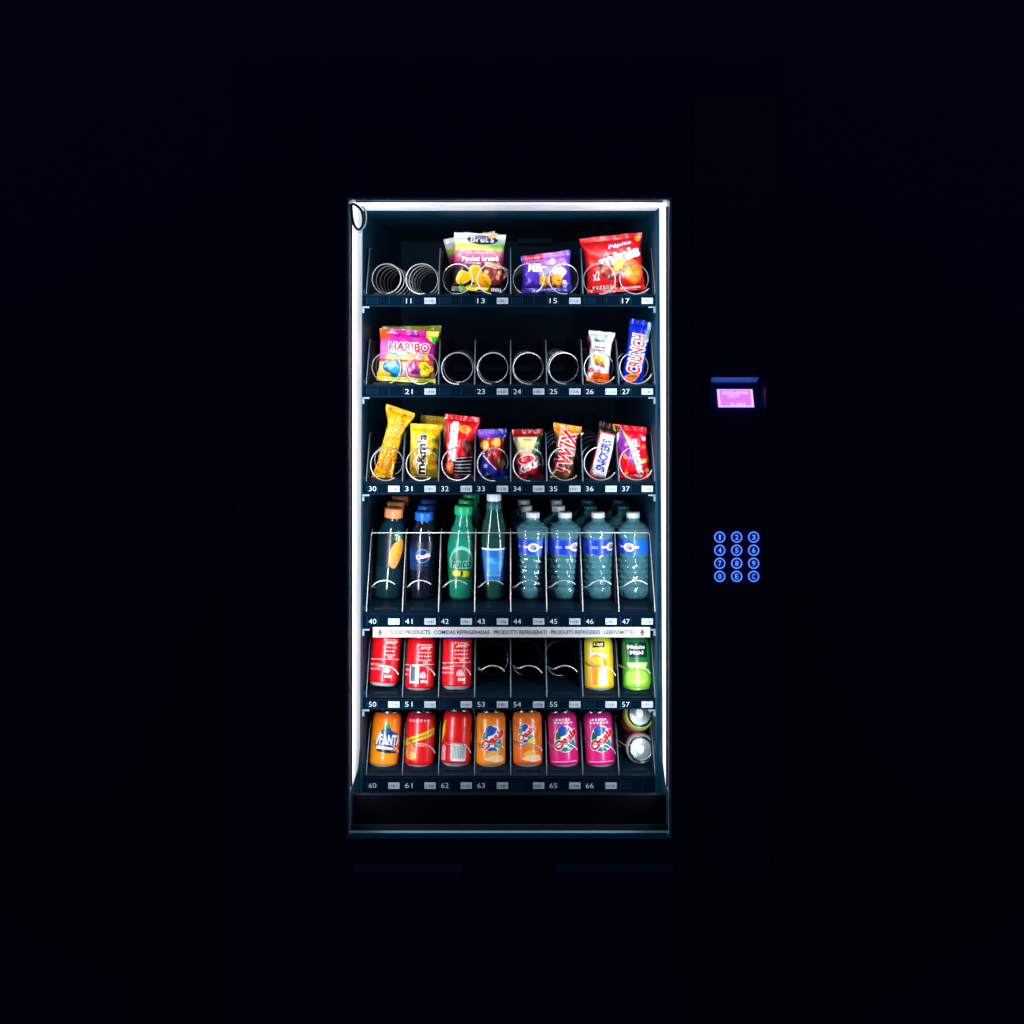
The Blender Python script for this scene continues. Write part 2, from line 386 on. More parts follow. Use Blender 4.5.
# lit white reveals of the door
def reveal(xw, sgn):
    s = MB(); q = .004*sgn
    yt, yb = (.0, -.034) if sgn < 0 else (-.049, -.096)
    pts = [(YF+.010, ZLP), (yb-.03, ZLP), (yb, ZLP+.03), (yt-.001, ZT), (YF+.010, ZT)]
    n = len(pts); V = [(xw, y, z) for y, z in pts]+[(xw+q, y, z) for y, z in pts]
    F = [tuple(range(n)), tuple(range(2*n-1, n-1, -1))]+[(i, (i+1) % n, (i+1) % n+n, i+n) for i in range(n)]
    s.add(V, F); return part(s, 'light_panel', M['white'])
reveal(XL, -1); reveal(XR, 1)
s = MB(); s.box((XL, YF+.010, ZT), (XR, -.001, ZT+.004)); part(s, 'light_panel', M['white'])
s = MB()                                               # dark door lining behind the panels
s.box((XL-.020, YF+.023, ZB-.03), (XL-.0045, -.0005, ZT+.02)); s.box((XR+.0045, YF+.023, ZB-.03), (XR+.020, -.0005, ZT+.02))
s.box((XL-.0045, YF+.023, ZT+.0045), (XR+.0045, -.0005, ZT+.02)); s.box((XL-.0045, YF+.0235, ZB-.03), (XR+.0045, -.0005, ZB-.0045))
part(s, 'door_lining', M['wall_in'])
# thin metal frame round the pane
s = MB(); a, b_ = YF-.006, YF+.012; w = .0036
s.box((XL-w, a, ZB), (XL, b_, ZT)); s.box((XR, a, ZB), (XR+w, b_, ZT))
s.box((XL-w, a, ZT), (XR+w, b_, ZT+w))
part(s, 'window_frame', M['frame'])
s = MB(); s.box((XL-w, a, ZB-w*1.6), (XR+w, b_, ZB)); part(s, 'window_sill', M['sill'])
s = MB(); s.box((XL+.0004, YF-.001, ZB+.0004), (XR-.0004, YF+.003, ZT-.0004)); part(s, 'glass_pane', M['glass'])
# black panel below the lowest shelf and the bin floor behind it
s = MB(); s.box((XL+.001, YF+.034, ZB+.001), (XR-.001, YF+.040, P(0, 795, YF+.034).z)); s.box((XL+.001, YF+.0125, ZB-.004), (XR-.001, YF+.0335, ZB-.001)); part(s, 'lower_panel', M['black'])
# LED strips just behind the frame
for x in (XL+.0035, XR-.0035):
    s = MB(); s.box((x-.0030, YF+.0125, ZLP+.01), (x+.0005, YF+.015, ZT-.01)) if x < 0 else s.box((x-.0005, YF+.0125, ZLP+.01), (x+.0030, YF+.015, ZT-.01)); part(s, 'led_strip', M['white'])
s = MB(); s.box((XL+.01, YF+.0125, ZT-.0030), (XR-.01, YF+.015, ZT-.0005)); part(s, 'led_strip', M['white'])
# delivery flap under the window
za, zb = P(0, 866, YF).z, P(0, 972, YF).z; xa, xb, xc, xd = (P(q, 0, YF).x for q in (354, 463, 554, 672))
s = MB(); s.box((xa, YF-.024, zb), (xd, YF-.001, za-.022)); s.box((xa, YF-.024, za-.022), (xb, YF-.001, za)); s.box((xc, YF-.024, za-.022), (xd, YF-.001, za))
s.add([(xa, YF-.024, za+.0005), (xb, YF-.024, za+.0005), (xb, YF-.001, za+.007), (xa, YF-.001, za+.007)], [(0, 1, 2, 3)], (.5, .5, .5), 1); s.add([(xc, YF-.024, za+.0005), (xd, YF-.024, za+.0005), (xd, YF-.001, za+.007), (xc, YF-.001, za+.007)], [(0, 1, 2, 3)], (.5, .5, .5), 1)  # lighter ledge colour added to show the window's spilled light
fl = part(s, 'delivery_flap', [M['shell'], M['edge']])
s = MB(); s.box((xb, YF-.003, za-.022), (xc, YF-.001, za-.0005)); s.box((xb+.01, YF-.026, za-.026), (xc-.01, YF-.004, za-.0225)); part(s, 'flap_handle', M['panel'], fl)
# payment column
xa, xd = P(693, 0, YF).x, P(778, 0, YF).x; zt_, zb_ = P(0, 96, YF).z, .09
hx0, hx1, hz1, hz0 = P(709, 0, YF).x, P(763, 0, YF).x, P(0, 376.8, YF).z, P(0, 411, YF).z
cx0, cx1, cz1, cz0 = P(702, 0, YF).x, P(771, 0, YF).x, P(0, 822, YF).z, P(0, 868, YF).z
s = MB(); y0, y1 = YF-.004, YF-.0005
s.box((xa, y0, hz1), (xd, y1, zt_)); s.box((xa, y0, hz0), (hx0, y1, hz1)); s.box((hx1, y0, hz0), (xd, y1, hz1))
s.box((xa, y0, cz1), (xd, y1, hz0)); s.box((xa, y0, cz0), (cx0, y1, cz1)); s.box((cx1, y0, cz0), (xd, y1, cz1)); s.box((xa, y0, zb_), (xd, y1, cz0))
pp = part(s, 'payment_panel', M['panel'])
s = MB(); s.box((cx0+.004, YF-.010, cz0), (cx1-.004, YF-.007, cz1-.02)); s.box((cx0, YF-.007, cz0), (cx1, YF-.004, cz0+.006)); part(s, 'coin_return_flap', M['shell'], pp)
# display in its little hooded bezel
bz = MB(); yb_ = y0
def quad(mb, pts, col=(.5, .5, .5), mi=0): mb.add(pts, [tuple(range(len(pts)))], col, mi)
D = -.016                                             # the hood stands this far out of the panel
s1 = (P(722, 0, YF).x, P(752.5, 0, YF).x)
hd = MB(); quad(hd, [(hx0, y0+D, hz1), (hx0+.002, y0-.001, hz1-.010), (hx1-.014, y0-.001, hz1-.010), (hx1-.012, y0+D, hz1)])          # sloping top, self-glowing in place of light caught from the display
quad(bz, [(hx0, y0+D, hz1), (hx0, y0+D, hz1+.003), (hx1, y0+D, hz1+.003), (hx1, y0+D, hz1)]); quad(bz, [(hx0, y0+D, hz1+.003), (hx0, y1, hz1+.003), (hx1, y1, hz1+.003), (hx1, y0+D, hz1+.003)])
quad(bz, [(hx0, y0+D, hz0), (hx0, y1, hz0), (hx0, y1, hz1), (hx0, y0+D, hz1)]); quad(bz, [(hx0-.003, y0+D, hz0), (hx0, y0+D, hz0), (hx0, y0+D, hz1+.003), (hx0-.003, y0+D, hz1+.003)])
quad(bz, [(hx0-.003, y0+D, hz0), (hx0-.003, y1, hz0), (hx0-.003, y1, hz1+.003), (hx0-.003, y0+D, hz1+.003)])
quad(bz, [(hx1, y0+D, hz0), (hx1, y0+D, hz1), (hx1-.007, y0-.001, hz1-.004), (hx1-.007, y0-.001, hz0+.004)]); quad(bz, [(hx1, y0+D, hz0), (hx1, y1, hz0), (hx1, y1, hz1+.003), (hx1, y0+D, hz1+.003)])
quad(bz, [(hx0, y0-.001, hz0), (hx1-.007, y0-.001, hz0), (hx1-.007, y0-.001, hz1), (hx0, y0-.001, hz1)])
disp = part(bz, 'display', M['bezel'])
part(hd, 'hood', M['hood'], disp)
sx0, sx1, sz1, sz0 = P(716, 0, YF).x, P(752, 0, YF).x, P(0, 389, YF).z, P(0, 406.8, YF).z
m, nt, b = new_mat('lit_display_face'); at = nt.nodes.new('ShaderNodeAttribute'); at.attribute_name = 'paint'
b.inputs['Base Color'].default_value = (.02, .02, .03, 1); nt.links.new(at.outputs['Color'], b.inputs['Emission Color']); b.inputs['Emission Strength'].default_value = 1.
sm_ = MB()
A_, B_, C_, D_ = (sx0, y0-.0030, sz1), (sx1-.0010, y0-.0030, sz1), (sx1+.0012, y0-.0075, sz0), (sx0+.0020, y0-.0075, sz0)
sm_.add([A_, B_, C_, D_], [(0, 3, 2, 1)], C(226, 112, 255))
dw, dh = sx1-sx0, sz1-sz0
def dsurf(sx, st, eps=0.):
    u = sx/dw+.5; v = st/dh; e = np.array(A_)*1; 
    a_, b2, c2, d2 = (np.array(q) for q in (A_, B_, C_, D_))
    p = (d2[None]*(1-u)[:, None]+c2[None]*u[:, None])*(1-v)[:, None]+(a_[None]*(1-u)[:, None]+b2[None]*u[:, None])*v[:, None]
    p[:, 1] -= eps*.4; return p
sh = Sheet(sm_, dsurf, dw, dh, .0003, .02)
sh.poly([(0, .0), (1, .0), (1, 1), (0, 1)], (246, 206, 255)); sh.poly([(.07, .1), (.93, .1), (.93, .95), (.07, .95)], (234, 128, 255))
sh.text('0000:0000', .5, .80, .72, .085, (255, 236, 255)); sh.text('CREDIT', .45, .62, .34, .075, (255, 225, 255)); sh.text('0.00', .55, .17, .44, .08, (255, 232, 255))
part(sm_, 'screen', m, disp)
# keypad
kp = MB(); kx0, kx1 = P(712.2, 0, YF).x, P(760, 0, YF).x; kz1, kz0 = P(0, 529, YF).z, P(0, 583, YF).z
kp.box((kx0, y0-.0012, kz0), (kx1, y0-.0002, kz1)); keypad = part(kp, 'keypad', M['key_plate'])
kr = .5*10.9*.00183
for r, row in enumerate(('123', '456', '789', '0EC')):
    for c_, ch in enumerate(row):
        kc = P(719.1+16.9*c_, 536.5+13.03*r, YF); k = MB(); n = 40; a = np.arange(n)*2*PI/n
        yk = y0-.0016
        k.add([(kc.x+kr*.84*math.cos(q), yk, kc.z+kr*.84*math.sin(q)) for q in a], [tuple(range(n))], mi=0)
        G = np.array([[(kc.x+kr*f*math.cos(q), yk-d_, kc.z+kr*f*math.sin(q)) for q in a] for f, d_ in ((1.02, -.0004), (1., .0010), (.83, .0010), (.81, 0))])
        k.grid(G, (.5, .5, .5), 1, True)
        def ks(sx, st, eps=0.): return np.stack([kc.x+sx, np.full_like(sx, yk-.0006-eps*.1), kc.z+st], -1)
        Sheet(k, ks, kr*2, kr*2, .0003, .02, 2).text(ch, .5, .0, .30 if ch != '1' else .15, .46, (128, 128, 128), bold=.01)
        part(k, 'key', [M['key_face'], M['key_ring'], M['key_mark']], keypad)

# ------------------------------------------------------------------ shelves
FLOORPX = [294.5, 385, 482, 612.5, 698, 776]
BOTPX = [306.5, 397, 494, 628, 708.3, 792]
TOPPX = [248, 340, 434, 532, 642, 727]
SET = [.05, .05, .05, .076, .05, .05]
DX = [(366.3+36.1*i-505)*.002 for i in range(9)]
CX = [(DX[i]+DX[i+1])/2 for i in range(8)]
NUM = [['', '11', '', '13', '', '15', '', '17'], ['', '21', '', '23', '24', '25', '26', '27'], ['30', '31', '32', '33', '34', '35', '36', '37'],
       ['40', '41', '42', '43', '44', '45', '46', '47'], ['50', '51', '', '53', '54', '55', '', '57'], ['60', '61', '62', '63', '', '65', '66', '']]
TAG = ['01010101', '01011111', '11111111', '11111111', '11111111', '11111110']
PAIR = [(0, 2, 4, 6), (0,), (), (), (), ()]
FZ = [P(0, f, 0).z for f in FLOORPX]
R_C, PITCH, TURNS = .0312, .066, 6
def coil_mesh(end, mirror=False, turns=TURNS, r=R_C, pitch=PITCH, wr=.00135, tip=False):
    t = np.linspace(0, turns, int(turns*44)); a = math.radians(end)-t*2*PI
    x = r*np.cos(a)*(-1 if mirror else 1); y = t*pitch
    if tip: y = tip*sstep(.24, .46, t)+pitch*np.clip(t-.46, 0, None)
    mb = MB(); mb.tube(np.stack([x, y, r*np.sin(a)], -1), wr, 7); return mesh_only(mb, M['wire'])
_cm = {}
def coil(end, mir=False, tip=0.):
    if (end, mir, tip) not in _cm: _cm[(end, mir, tip)] = coil_mesh(end, mir, tip=tip)
    return _cm[(end, mir, tip)]
tag_me = []
for q in range(4):
    mb = MB(); mb.box((0, -.0016, 0), (.0225, -.0001, .0122), C(138, 146, 158))
    sh = Sheet(mb, lambda sx, st, eps=0.: np.stack([sx+.01125, np.full_like(sx, -.0017-eps*.3), st], -1), .0225, .0122, .0003, .05)
    x = .08
    while x < .86:
        wdt = random.uniform(.03, .10)
        sh.poly([(x, .24), (x+wdt, .24), (x+wdt, .24+random.uniform(.25, .5)), (x, .76)], random.choice(((60, 84, 104), (96, 116, 136), (40, 60, 84)))); x += wdt+random.uniform(.06, .14)
    tag_me.append(mesh_only(mb, M['plate']))
def divider_mesh(h, back, bright=False, tall=False):
    mb = MB(); w = .0006
    f = .058 if tall else .024
    pts = [(f, .001), (f+back*.4, h-.012), (f+back*.6, h-.002), (.60, h-.002), (.60, .001)]; n = len(pts)
    V = [(-w, y, z) for y, z in pts]+[(w, y, z) for y, z in pts]
    mb.add(V, [tuple(range(n)), tuple(range(2*n-1, n-1, -1))]+[(i, i+n, (i+1) % n+n, (i+1) % n) for i in range(n)], mi=0)
    mb.tube([(0, .0015, .001), (0, .003, .012), (0, back, h-.004), (0, back+.006, h), (0, back+.03, h+.0005)], .0011, 8, mi=1)
    return mesh_only(mb, [M['tray'], M['wire'] if bright else M['edge']])
ENDS = {(0, 0): (-95, True), (0, 1): (-75, False), (0, 2): (-70, True), (0, 3): (-95, False), (0, 4): (-120, True), (0, 5): (-80, False), (0, 6): (-85, True), (0, 7): (-40, False),
        (1, 0): (-110, True), (1, 1): (-65, False), (1, 2): (-80, False), (1, 3): (-95, False), (1, 4): (-80, False), (1, 5): (-85, False), (1, 6): (-30, False), (1, 7): (-20, False),
        (2, 0): (-50, False), (2, 1): (-50, False), (2, 2): (-35, False), (2, 3): (-80, False), (2, 4): (-85, False), (2, 5): (-40, False), (2, 6): (-25, False), (2, 7): (-15, False)}
for r in range(6):
    z = FZ[r]; zb = P(0, BOTPX[r], 0).z; h = P(0, TOPPX[r], SET[r]).z-z
    s = MB(); s.box((XL+.004, .002, z-.004), (XR-.004, .60, z)); s.box((XL+.004, .002, z-.014), (XR-.004, .010, z-.004))
    for i in range(8):
        s.box((DX[i]+.012, .020, z), (DX[i+1]-.012, .024, z+.004))
    for x_ in (XL, XR-.004): s.box((x_, .01, z-.006), (x_+.004, .60, z+.010))
    shelf = part(s, 'shelf', M['tray'])
    st = MB(); base = C(2, 13, 25)
    st.box((XL+.001, -.004, zb), (XR-.002, .0018, z-.0005), base)
    st.box((XL+.001, -.0052, zb), (XR-.002, -.004, zb+.0022), C(5, 30, 46)); st.box((XL+.001, -.0052, z-.0028), (XR-.002, -.004, z-.0005), C(4, 24, 38))
    H = z-zb
    sheet = Sheet(st, lambda sx, sy, eps=0., zb=zb: np.stack([sx, np.full_like(sx, -.0041-eps*.3), zb+sy], -1), 1., H, .0003, .05)
    for i in range(8):
        x0 = DX[i]; f = .47
        for dx_, q in ((.0015, .0009), (.023, .0006), (.046, .0006)):
            sheet.poly([(.5+x0+dx_, .2), (.5+x0+dx_+q, .2), (.5+x0+dx_+q, .8), (.5+x0+dx_, .8)], (20, 52, 70))
        n = NUM[r][i]
        if n: sheet.text(n, .5+x0+.0130, f, .0150 if n != '11' else .0105, .0100, (160, 168, 180), bold=-.004)
        sheet.poly([(.5+x0+.0275, .36), (.5+x0+.0345, .36), (.5+x0+.0345, .60), (.5+x0+.0275, .60)], (4, 14, 26))
        if not n: sheet.poly([(.5+x0+.004, .22), (.5+x0+.0215, .22), (.5+x0+.0215, .76), (.5+x0+.004, .76)], (5, 20, 34))
    part(st, 'label_strip', M['strip'], shelf)
    for i in range(8):
        if TAG[r][i] == '1': inst(tag_me[(i*3+r*5) % 4], 'price_tag', shelf, (DX[i]+.0445, -.0042, zb+H*.47-.0061))
    dm = divider_mesh(h, SET[r], r == 3, r >= 3)
    for i in range(9):
        if not any(i == p+1 for p in PAIR[r]): inst(dm, 'divider', shelf, (DX[i], 0, z))
    for i in range(8):
        if r < 3: e = ENDS[(r, i)]; me = coil(*e)
        else: me = coil(180-(48 if r == 3 else [26, 22, 24, 40, 32, 36, 20, 30][i]), True, .110)
        inst(me, 'coil', shelf, (CX[i], .003, z+R_C+.0012))
    for sx in (XL+.0005, XR-.0005):
        bk = MB(); e = 1 if sx < 0 else -1; bk.box((min(sx, sx+e*.014), -.007, zb-.003), (max(sx, sx+e*.014), -.003, zb+.0)); bk.box((min(sx, sx+e*.004), -.008, zb-.013), (max(sx, sx+e*.004), -.001, zb-.0035))
        part(bk, 'bracket', M['edge'], shelf)
    if r == 3:
        rl = MB(); zr = z+h-.001
        rl.tube([(DX[0], SET[3]-.002, zr-.005), (DX[0]+.003, SET[3]-.002, zr), (DX[8]-.003, SET[3]-.002, zr), (DX[8], SET[3]-.002, zr-.005)], .0012, 8); part(rl, 'guard_rail', M['wire'], shelf)
        bn = MB(); bx0, bx1 = P(373, 0, -.006).x, P(650, 0, -.006).x; bz1, bz0 = P(0, 627, -.006).z, P(0, 637.2, -.006).z
        bn.box((bx0, -.0068, bz0), (bx1, -.0055, bz1), C(146, 149, 158))
        W_, H_ = bx1-bx0, bz1-bz0
        sh = Sheet(bn, lambda sx, sy, eps=0.: np.stack([sx+(bx0+bx1)/2, np.full_like(sx, -.0069-eps*.3), bz0+sy], -1), W_, H_, .0003, .05)
        tx = 'FOOD PRODUCTS \u00b7 COMIDAS REFRIGERADAS \u00b7 PRODOTTI REFRIGERATI \u00b7 PRODUITS REFRIGERES \u00b7 LEBENSMITTEL'
        sh.text(tx, .505, .5, .885, .0145, (8, 9, 16), bold=.016)
        for u in (.026, .972):
            sh.poly([(u-.010, .42), (u+.010, .42), (u, .86)], (12, 12, 20)); sh.poly([(u-.004, .16), (u+.004, .16), (u+.004, .44), (u-.004, .44)], (12, 12, 20))
        part(bn, 'banner', M['plate'], shelf)

# cable hanging in the top left corner
cb = empty('cable', P(351, 203, -.12)); tag(cb, 'dark cable loop hanging in the upper left corner of the lit window', 'cable')
def loop(px, name, m, y, r):
    mb = MB(); pts = [np.array(P(x_, y_, y))-np.array(cb.location) for x_, y_ in px]
    pp_ = np.array(smooth_prof3(pts)) ; mb.tube(pp_, r, 8); return mb.build(name, m, cb)
def smooth_prof3(pts, k=8):
    pts = np.array(pts); out = []; n = len(pts)
    for i in range(n-1):
        p0, p1, p2, p3 = pts[max(i-1, 0)], pts[i], pts[i+1], pts[min(i+2, n-1)]
        for j in range(k):
            t = j/k; out.append(.5*((2*p1)+(-p0+p2)*t+(2*p0-5*p1+4*p2-p3)*t*t+(-p0+3*p1-3*p2+p3)*t**3))
    out.append(pts[-1]); return out
loop([(351.5, 203.6), (356, 205.2), (361, 210), (363.2, 218), (362.3, 226), (358.6, 229.5), (354.6, 226), (352.4, 218), (351.6, 209), (351.2, 204)], 'cord', M['cable'], -.158, .0024)
loop([(362, 206), (365.5, 211), (366.4, 219), (364.8, 226), (361, 230), (359.6, 233)], 'lead', M['cable2'], -.115, .0015)

# ================================================================== PRODUCTS
YP = .060
# ---- top shelf
def pr(sh):
    sh.ell(.56, .885, .30, .105, (22, 40, 88)); sh.text("Bret's", .55, .90, .46, .15, (240, 244, 246), rot=2, bold=.02, out=(20, 34, 80), ow=.05)
    sh.ell(.76, .97, .10, .045, (225, 160, 60), 20); sh.text('Les Chips saveur', .55, .645, .55, .05, (245, 205, 225), rot=3)
    sh.text('Poulet brais\u00e9', .53, .555, .74, .105, (252, 246, 250), rot=3, bold=.025, out=(150, 30, 90), ow=.04)
    sh.scribble(.40, .475, .3, .03, (235, 160, 190))
    sh.ell(.84, .30, .27, .20, (120, 34, 30), 25, wob=.08)
    for q in range(16): sh.ell(.62+random.random()*.34, .16+random.random()*.30, .055, .04, random.choice(((205, 80, 50), (225, 130, 90), (150, 44, 36), (238, 170, 130))), random.random()*90, wob=.15)
    sh.ell(.80, .44, .20, .05, (240, 190, 150), -10, wob=.1)
    for x, y, rx, ry, a in ((.20, .22, .15, .13, 30), (.44, .30, .14, .17, 0), (.60, .16, .17, .15, -30), (.42, .07, .16, .06, 5)):
        sh.ell(x, y, rx, ry, (236, 190, 16), a, wob=.05); sh.ell(x+.015, y+.01, rx*.72, ry*.70, random.choice(((250, 214, 40), (244, 160, 20))), a, wob=.06)
    sh.ell(.20, .05, .06, .09, (90, 140, 30), 30, wob=.2); sh.scribble(.86, .045, .2, .06, (230, 225, 235))
crisps = ramp((0, (18, 10, 18)), (.38, (40, 14, 34)), (.46, (120, 20, 84)), (.56, (190, 56, 118)), (.68, (224, 120, 130)), (.715, (196, 210, 120)), (.78, (200, 205, 60)), (.86, (200, 206, 204)), (1, (206, 210, 215)))
def crisps_p(u, v):
    c = crisps(u, v); g = sstep(.45, .9, u)*np.exp(-((v-.79)/.075)**2)
    return mixc(c, lin((40, 140, 60)), g*.8)
make_bag('crisp_bag', 'front bag of crisps with lemon slices, white top over a pink band', 'crisp bag', 'crisp bags on the top shelf', (477.5, 292), (480, 233), 50, YP, crisps_p, pr, .036, seed=1, tilt=.0)
make_bag('crisp_bag', 'tilted bag of crisps half hidden behind the front one on the top shelf', 'crisp bag', 'crisp bags on the top shelf', (478, 291), (469, 235), 50, .16, crisps_p, pr, .034, seed=2.3)
def pr(sh):
    sh.poly([(.05, .80), (.46, .84), (.44, 1.0), (.05, .99)], (215, 40, 84)); sh.text('NOUVEAU', .25, .90, .32, .06, (250, 200, 215), rot=3); sh.scribble(.25, .81, .3, .03, (245, 160, 190))
    sh.text('Milka', .33, .62, .40, .19, (246, 244, 252), rot=-8, bold=.03, out=(90, 50, 180), ow=.05)
    sh.ell(.63, .75, .07, .07, (240, 190, 205)); sh.ell(.63, .78, .03, .04, (250, 240, 240))
    sh.ell(.62, .52, .25, .09, (150, 140, 220), 10, wob=.15); sh.ell(.76, .45, .14, .12, (226, 226, 244), 0, wob=.12)
    for x in (.44, .58, .72): sh.ell(x, .27, .105, .125, (205, 120, 20), 0, wob=.06); sh.ell(x, .28, .085, .10, (240, 170, 50), 0, wob=.1); sh.ell(x+.02, .25, .03, .02, (200, 110, 24))
    sh.poly([(.565, .18), (.60, .18), (.60, .38), (.565, .38)], (90, 40, 60)); sh.ell(.86, .18, .055, .07, (220, 214, 235)); sh.scribble(.5, .06, .4, .04, (170, 150, 235))
def purple(u, v):
    c = mixc(np.tile(lin((86, 50, 190)), u.shape+(1,)), lin((58, 40, 170)), sstep(.55, .0, v)); return mixc(c, lin((178, 110, 225)), sstep(.45, .8, v)*sstep(.25, .5, u)*sstep(1, .75, u))
make_bag('biscuit_bag', 'small purple bag of biscuits with a red corner flash', 'biscuit bag', None, (547, 292), (545.5, 253), 49, YP, purple, pr, .034, seed=3.1, tilt=.09, top_w=1.02)
def pr(sh):
    sh.text('P\u00e9pito', .62, .80, .40, .085, (250, 250, 252), rot=9, shear=.2, bold=.02, out=(60, 50, 170), ow=.09)
    sh.text('minis', .60, .60, .74, .20, (253, 248, 244), rot=13, bold=.045, out=(150, 14, 14), ow=.03)
    sh.ell(.93, .90, .05, .05, (250, 170, 40))
    sh.ell(.38, .34, .20, .11, (96, 20, 14), -38, wob=.06); sh.ell(.40, .36, .17, .07, (150, 50, 26), -38, wob=.1); sh.ell(.33, .42, .05, .03, (220, 110, 70), -30)
    sh.ell(.60, .46, .13, .10, (250, 190, 20), 20, wob=.15); sh.ell(.60, .47, .06, .05, (255, 236, 90), 0)
    sh.ell(.80, .32, .17, .21, (228, 96, 20), 15, wob=.04); sh.ell(.79, .32, .13, .165, (246, 140, 40), 15, wob=.06)
    for q in range(7): sh.ell(.72+random.random()*.16, .2+random.random()*.25, .016, .016, (205, 80, 16))
    sh.text('x2', .16, .30, .12, .16, (250, 200, 210), bold=.03); sh.scribble(.3, .10, .42, .06, (250, 225, 225), 7); sh.scribble(.75, .05, .36, .03, (250, 190, 190), 7)
    sh.ell(.57, .14, .03, .06, (30, 14, 20))
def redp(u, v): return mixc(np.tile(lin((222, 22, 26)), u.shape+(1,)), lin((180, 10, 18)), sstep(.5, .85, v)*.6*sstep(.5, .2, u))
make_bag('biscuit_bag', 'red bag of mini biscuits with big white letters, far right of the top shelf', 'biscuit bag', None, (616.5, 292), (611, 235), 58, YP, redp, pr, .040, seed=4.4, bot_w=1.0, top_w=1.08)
# ---- second shelf
def pr(sh):
    sh.poly([(0, .80), (.12, 1), (0, 1)], (240, 90, 20)); sh.ell(.09, .88, .09, .09, (238, 70, 24), 0, wob=.2)
    sh.text('HARIBO', .53, .665, .72, .155, (205, 16, 40), bold=.035, out=(250, 226, 240), ow=.06)
    sh.poly([(.10, .40), (.90, .42), (.86, .55), (.62, .52), (.36, .58), (.16, .52)], (250, 190, 30))
    sh.text('Happy', .36, .51, .28, .13, (20, 110, 170), bold=.03, out=(190, 230, 120), ow=.05); sh.text('Life', .72, .49, .20, .11, (215, 40, 130), bold=.02, out=(250, 220, 120), ow=.05)
    sh.poly([(0, .37), (1, .40), (1, .435), (0, .415)], (230, 60, 30))
    sh.ell(.27, .25, .18, .14, (16, 96, 150), -20, wob=.12); sh.ell(.22, .31, .10, .05, (90, 205, 190), 10, wob=.2); sh.ell(.31, .22, .09, .07, (30, 140, 200), 0, wob=.2)
    sh.ell(.60, .25, .12, .13, (190, 30, 110), 0, wob=.12); sh.ell(.62, .30, .03, .05, (245, 120, 190)); sh.ell(.58, .16, .10, .05, (232, 110, 160), 0, wob=.2); sh.ell(.67, .20, .07, .04, (90, 30, 120), 20, wob=.2)
    sh.ell(.84, .26, .11, .13, (226, 190, 30), 12, wob=.2); sh.ell(.84, .30, .05, .05, (150, 130, 20), 0, wob=.3); sh.ell(.82, .17, .07, .05, (245, 215, 60), 0, wob=.2)
    sh.ell(.10, .10, .11, .08, (245, 180, 30), 20, wob=.2); sh.poly([(.2, 0), (1, 0), (1, .09), (.6, .07), (.2, .08)], (190, 200, 30)); sh.scribble(.62, .05, .5, .02, (110, 150, 20))
    sh.ell(.60, .91, .07, .05, (110, 20, 130), 0, wob=.2); sh.ell(.30, .90, .05, .04, (170, 20, 140), 0, wob=.2)
    sh.poly([(.80, 1), (1, 1), (1, .73), (.90, .80), (.80, .88)], (205, 200, 40)); sh.poly([(.90, .88), (1, .90), (1, .74), (.92, .79)], (30, 170, 70))
def candy(u, v):
    c = mixc(np.tile(lin((216, 30, 150)), u.shape+(1,)), lin((236, 110, 190)), sstep(.35, .0, u)*sstep(.9, .6, v)); c = mixc(c, lin((150, 16, 130)), sstep(.6, 1, u)*.7)
    c = mixc(c, lin((236, 190, 150)), sstep(.40, .36, v)); return mixc(c, lin((120, 30, 60)), sstep(.40, .36, v)*sstep(.45, .8, u)*.8)
make_bag('sweet_bag', 'bright pink and yellow bag of jelly sweets standing in front', 'sweet bag', 'sweet bags on the second shelf', (406, 382), (409, 330), 57, YP, candy, pr, .032, seed=5.2)
make_bag('sweet_bag', 'lime green topped sweet bag just showing behind the pink one', 'sweet bag', 'sweet bags on the second shelf', (409, 381), (411.5, 326), 57, .155, ramp((0, (200, 200, 40)), (.8, (230, 60, 40)), (.88, (226, 200, 60)), (1, (150, 190, 40))), None, .03, seed=6.6, tilt=.07)
def pr(sh):
    sh.poly([(.16, .80), (.55, .79), (.72, .83), (.40, .82), (.24, .86)], (20, 140, 150)); sh.ell(.34, .80, .14, .05, (14, 110, 130), 10)
    sh.scribble(.48, .68, .5, .04, (70, 60, 74), 6); sh.scribble(.46, .62, .56, .035, (96, 76, 80), 6)
    sh.ell(.46, .44, .30, .16, (230, 176, 50), -20, wob=.1); sh.ell(.52, .36, .26, .11, (150, 80, 40), -25, wob=.1); sh.ell(.44, .40, .20, .09, (190, 120, 40), -15, wob=.1); sh.ell(.44, .27, .22, .08, (226, 224, 226), 0, wob=.08)
    sh.poly([(.0, .0), (1, 0), (1, .19), (.7, .17), (.35, .20), (.3, .12), (0, .08)], (238, 90, 16)); sh.ell(.16, .22, .12, .09, (206, 40, 50), 0, wob=.15); sh.ell(.10, .08, .12, .08, (250, 226, 190), 0, wob=.1)
make_bag('chocolate_bar', 'white wrapped milk bar with an orange foot', 'chocolate bar', None, (597, 382), (602.5, 331.5), 22, YP, flat((208, 208, 212)), pr, .024, seed=7.7, top_w=1.2, seal=.007)
make_bag('chocolate_bar', 'red wrapped bar peeping out low behind the white milk bar', 'chocolate bar', None, (594, 382), (600, 338), 23, .15, flat((190, 18, 40)), None, .02, seed=8.1)
def pr(sh):
    sh.text('CRUNCH', .50, .45, 1.85, .62, (206, 30, 34), rot=88, shear=.0, bold=.03, out=(244, 240, 246), ow=.09)
    sh.ell(.44, .07, .36, .20, (240, 150, 80), 30, wob=.08); sh.ell(.42, .06, .24, .12, (226, 100, 40), 30, wob=.1)
    sh.poly([(.78, .66), (1, .66), (1, .98), (.84, .98)], (170, 205, 220)); sh.scribble(.9, .8, .16, .2, (90, 130, 160), 3)
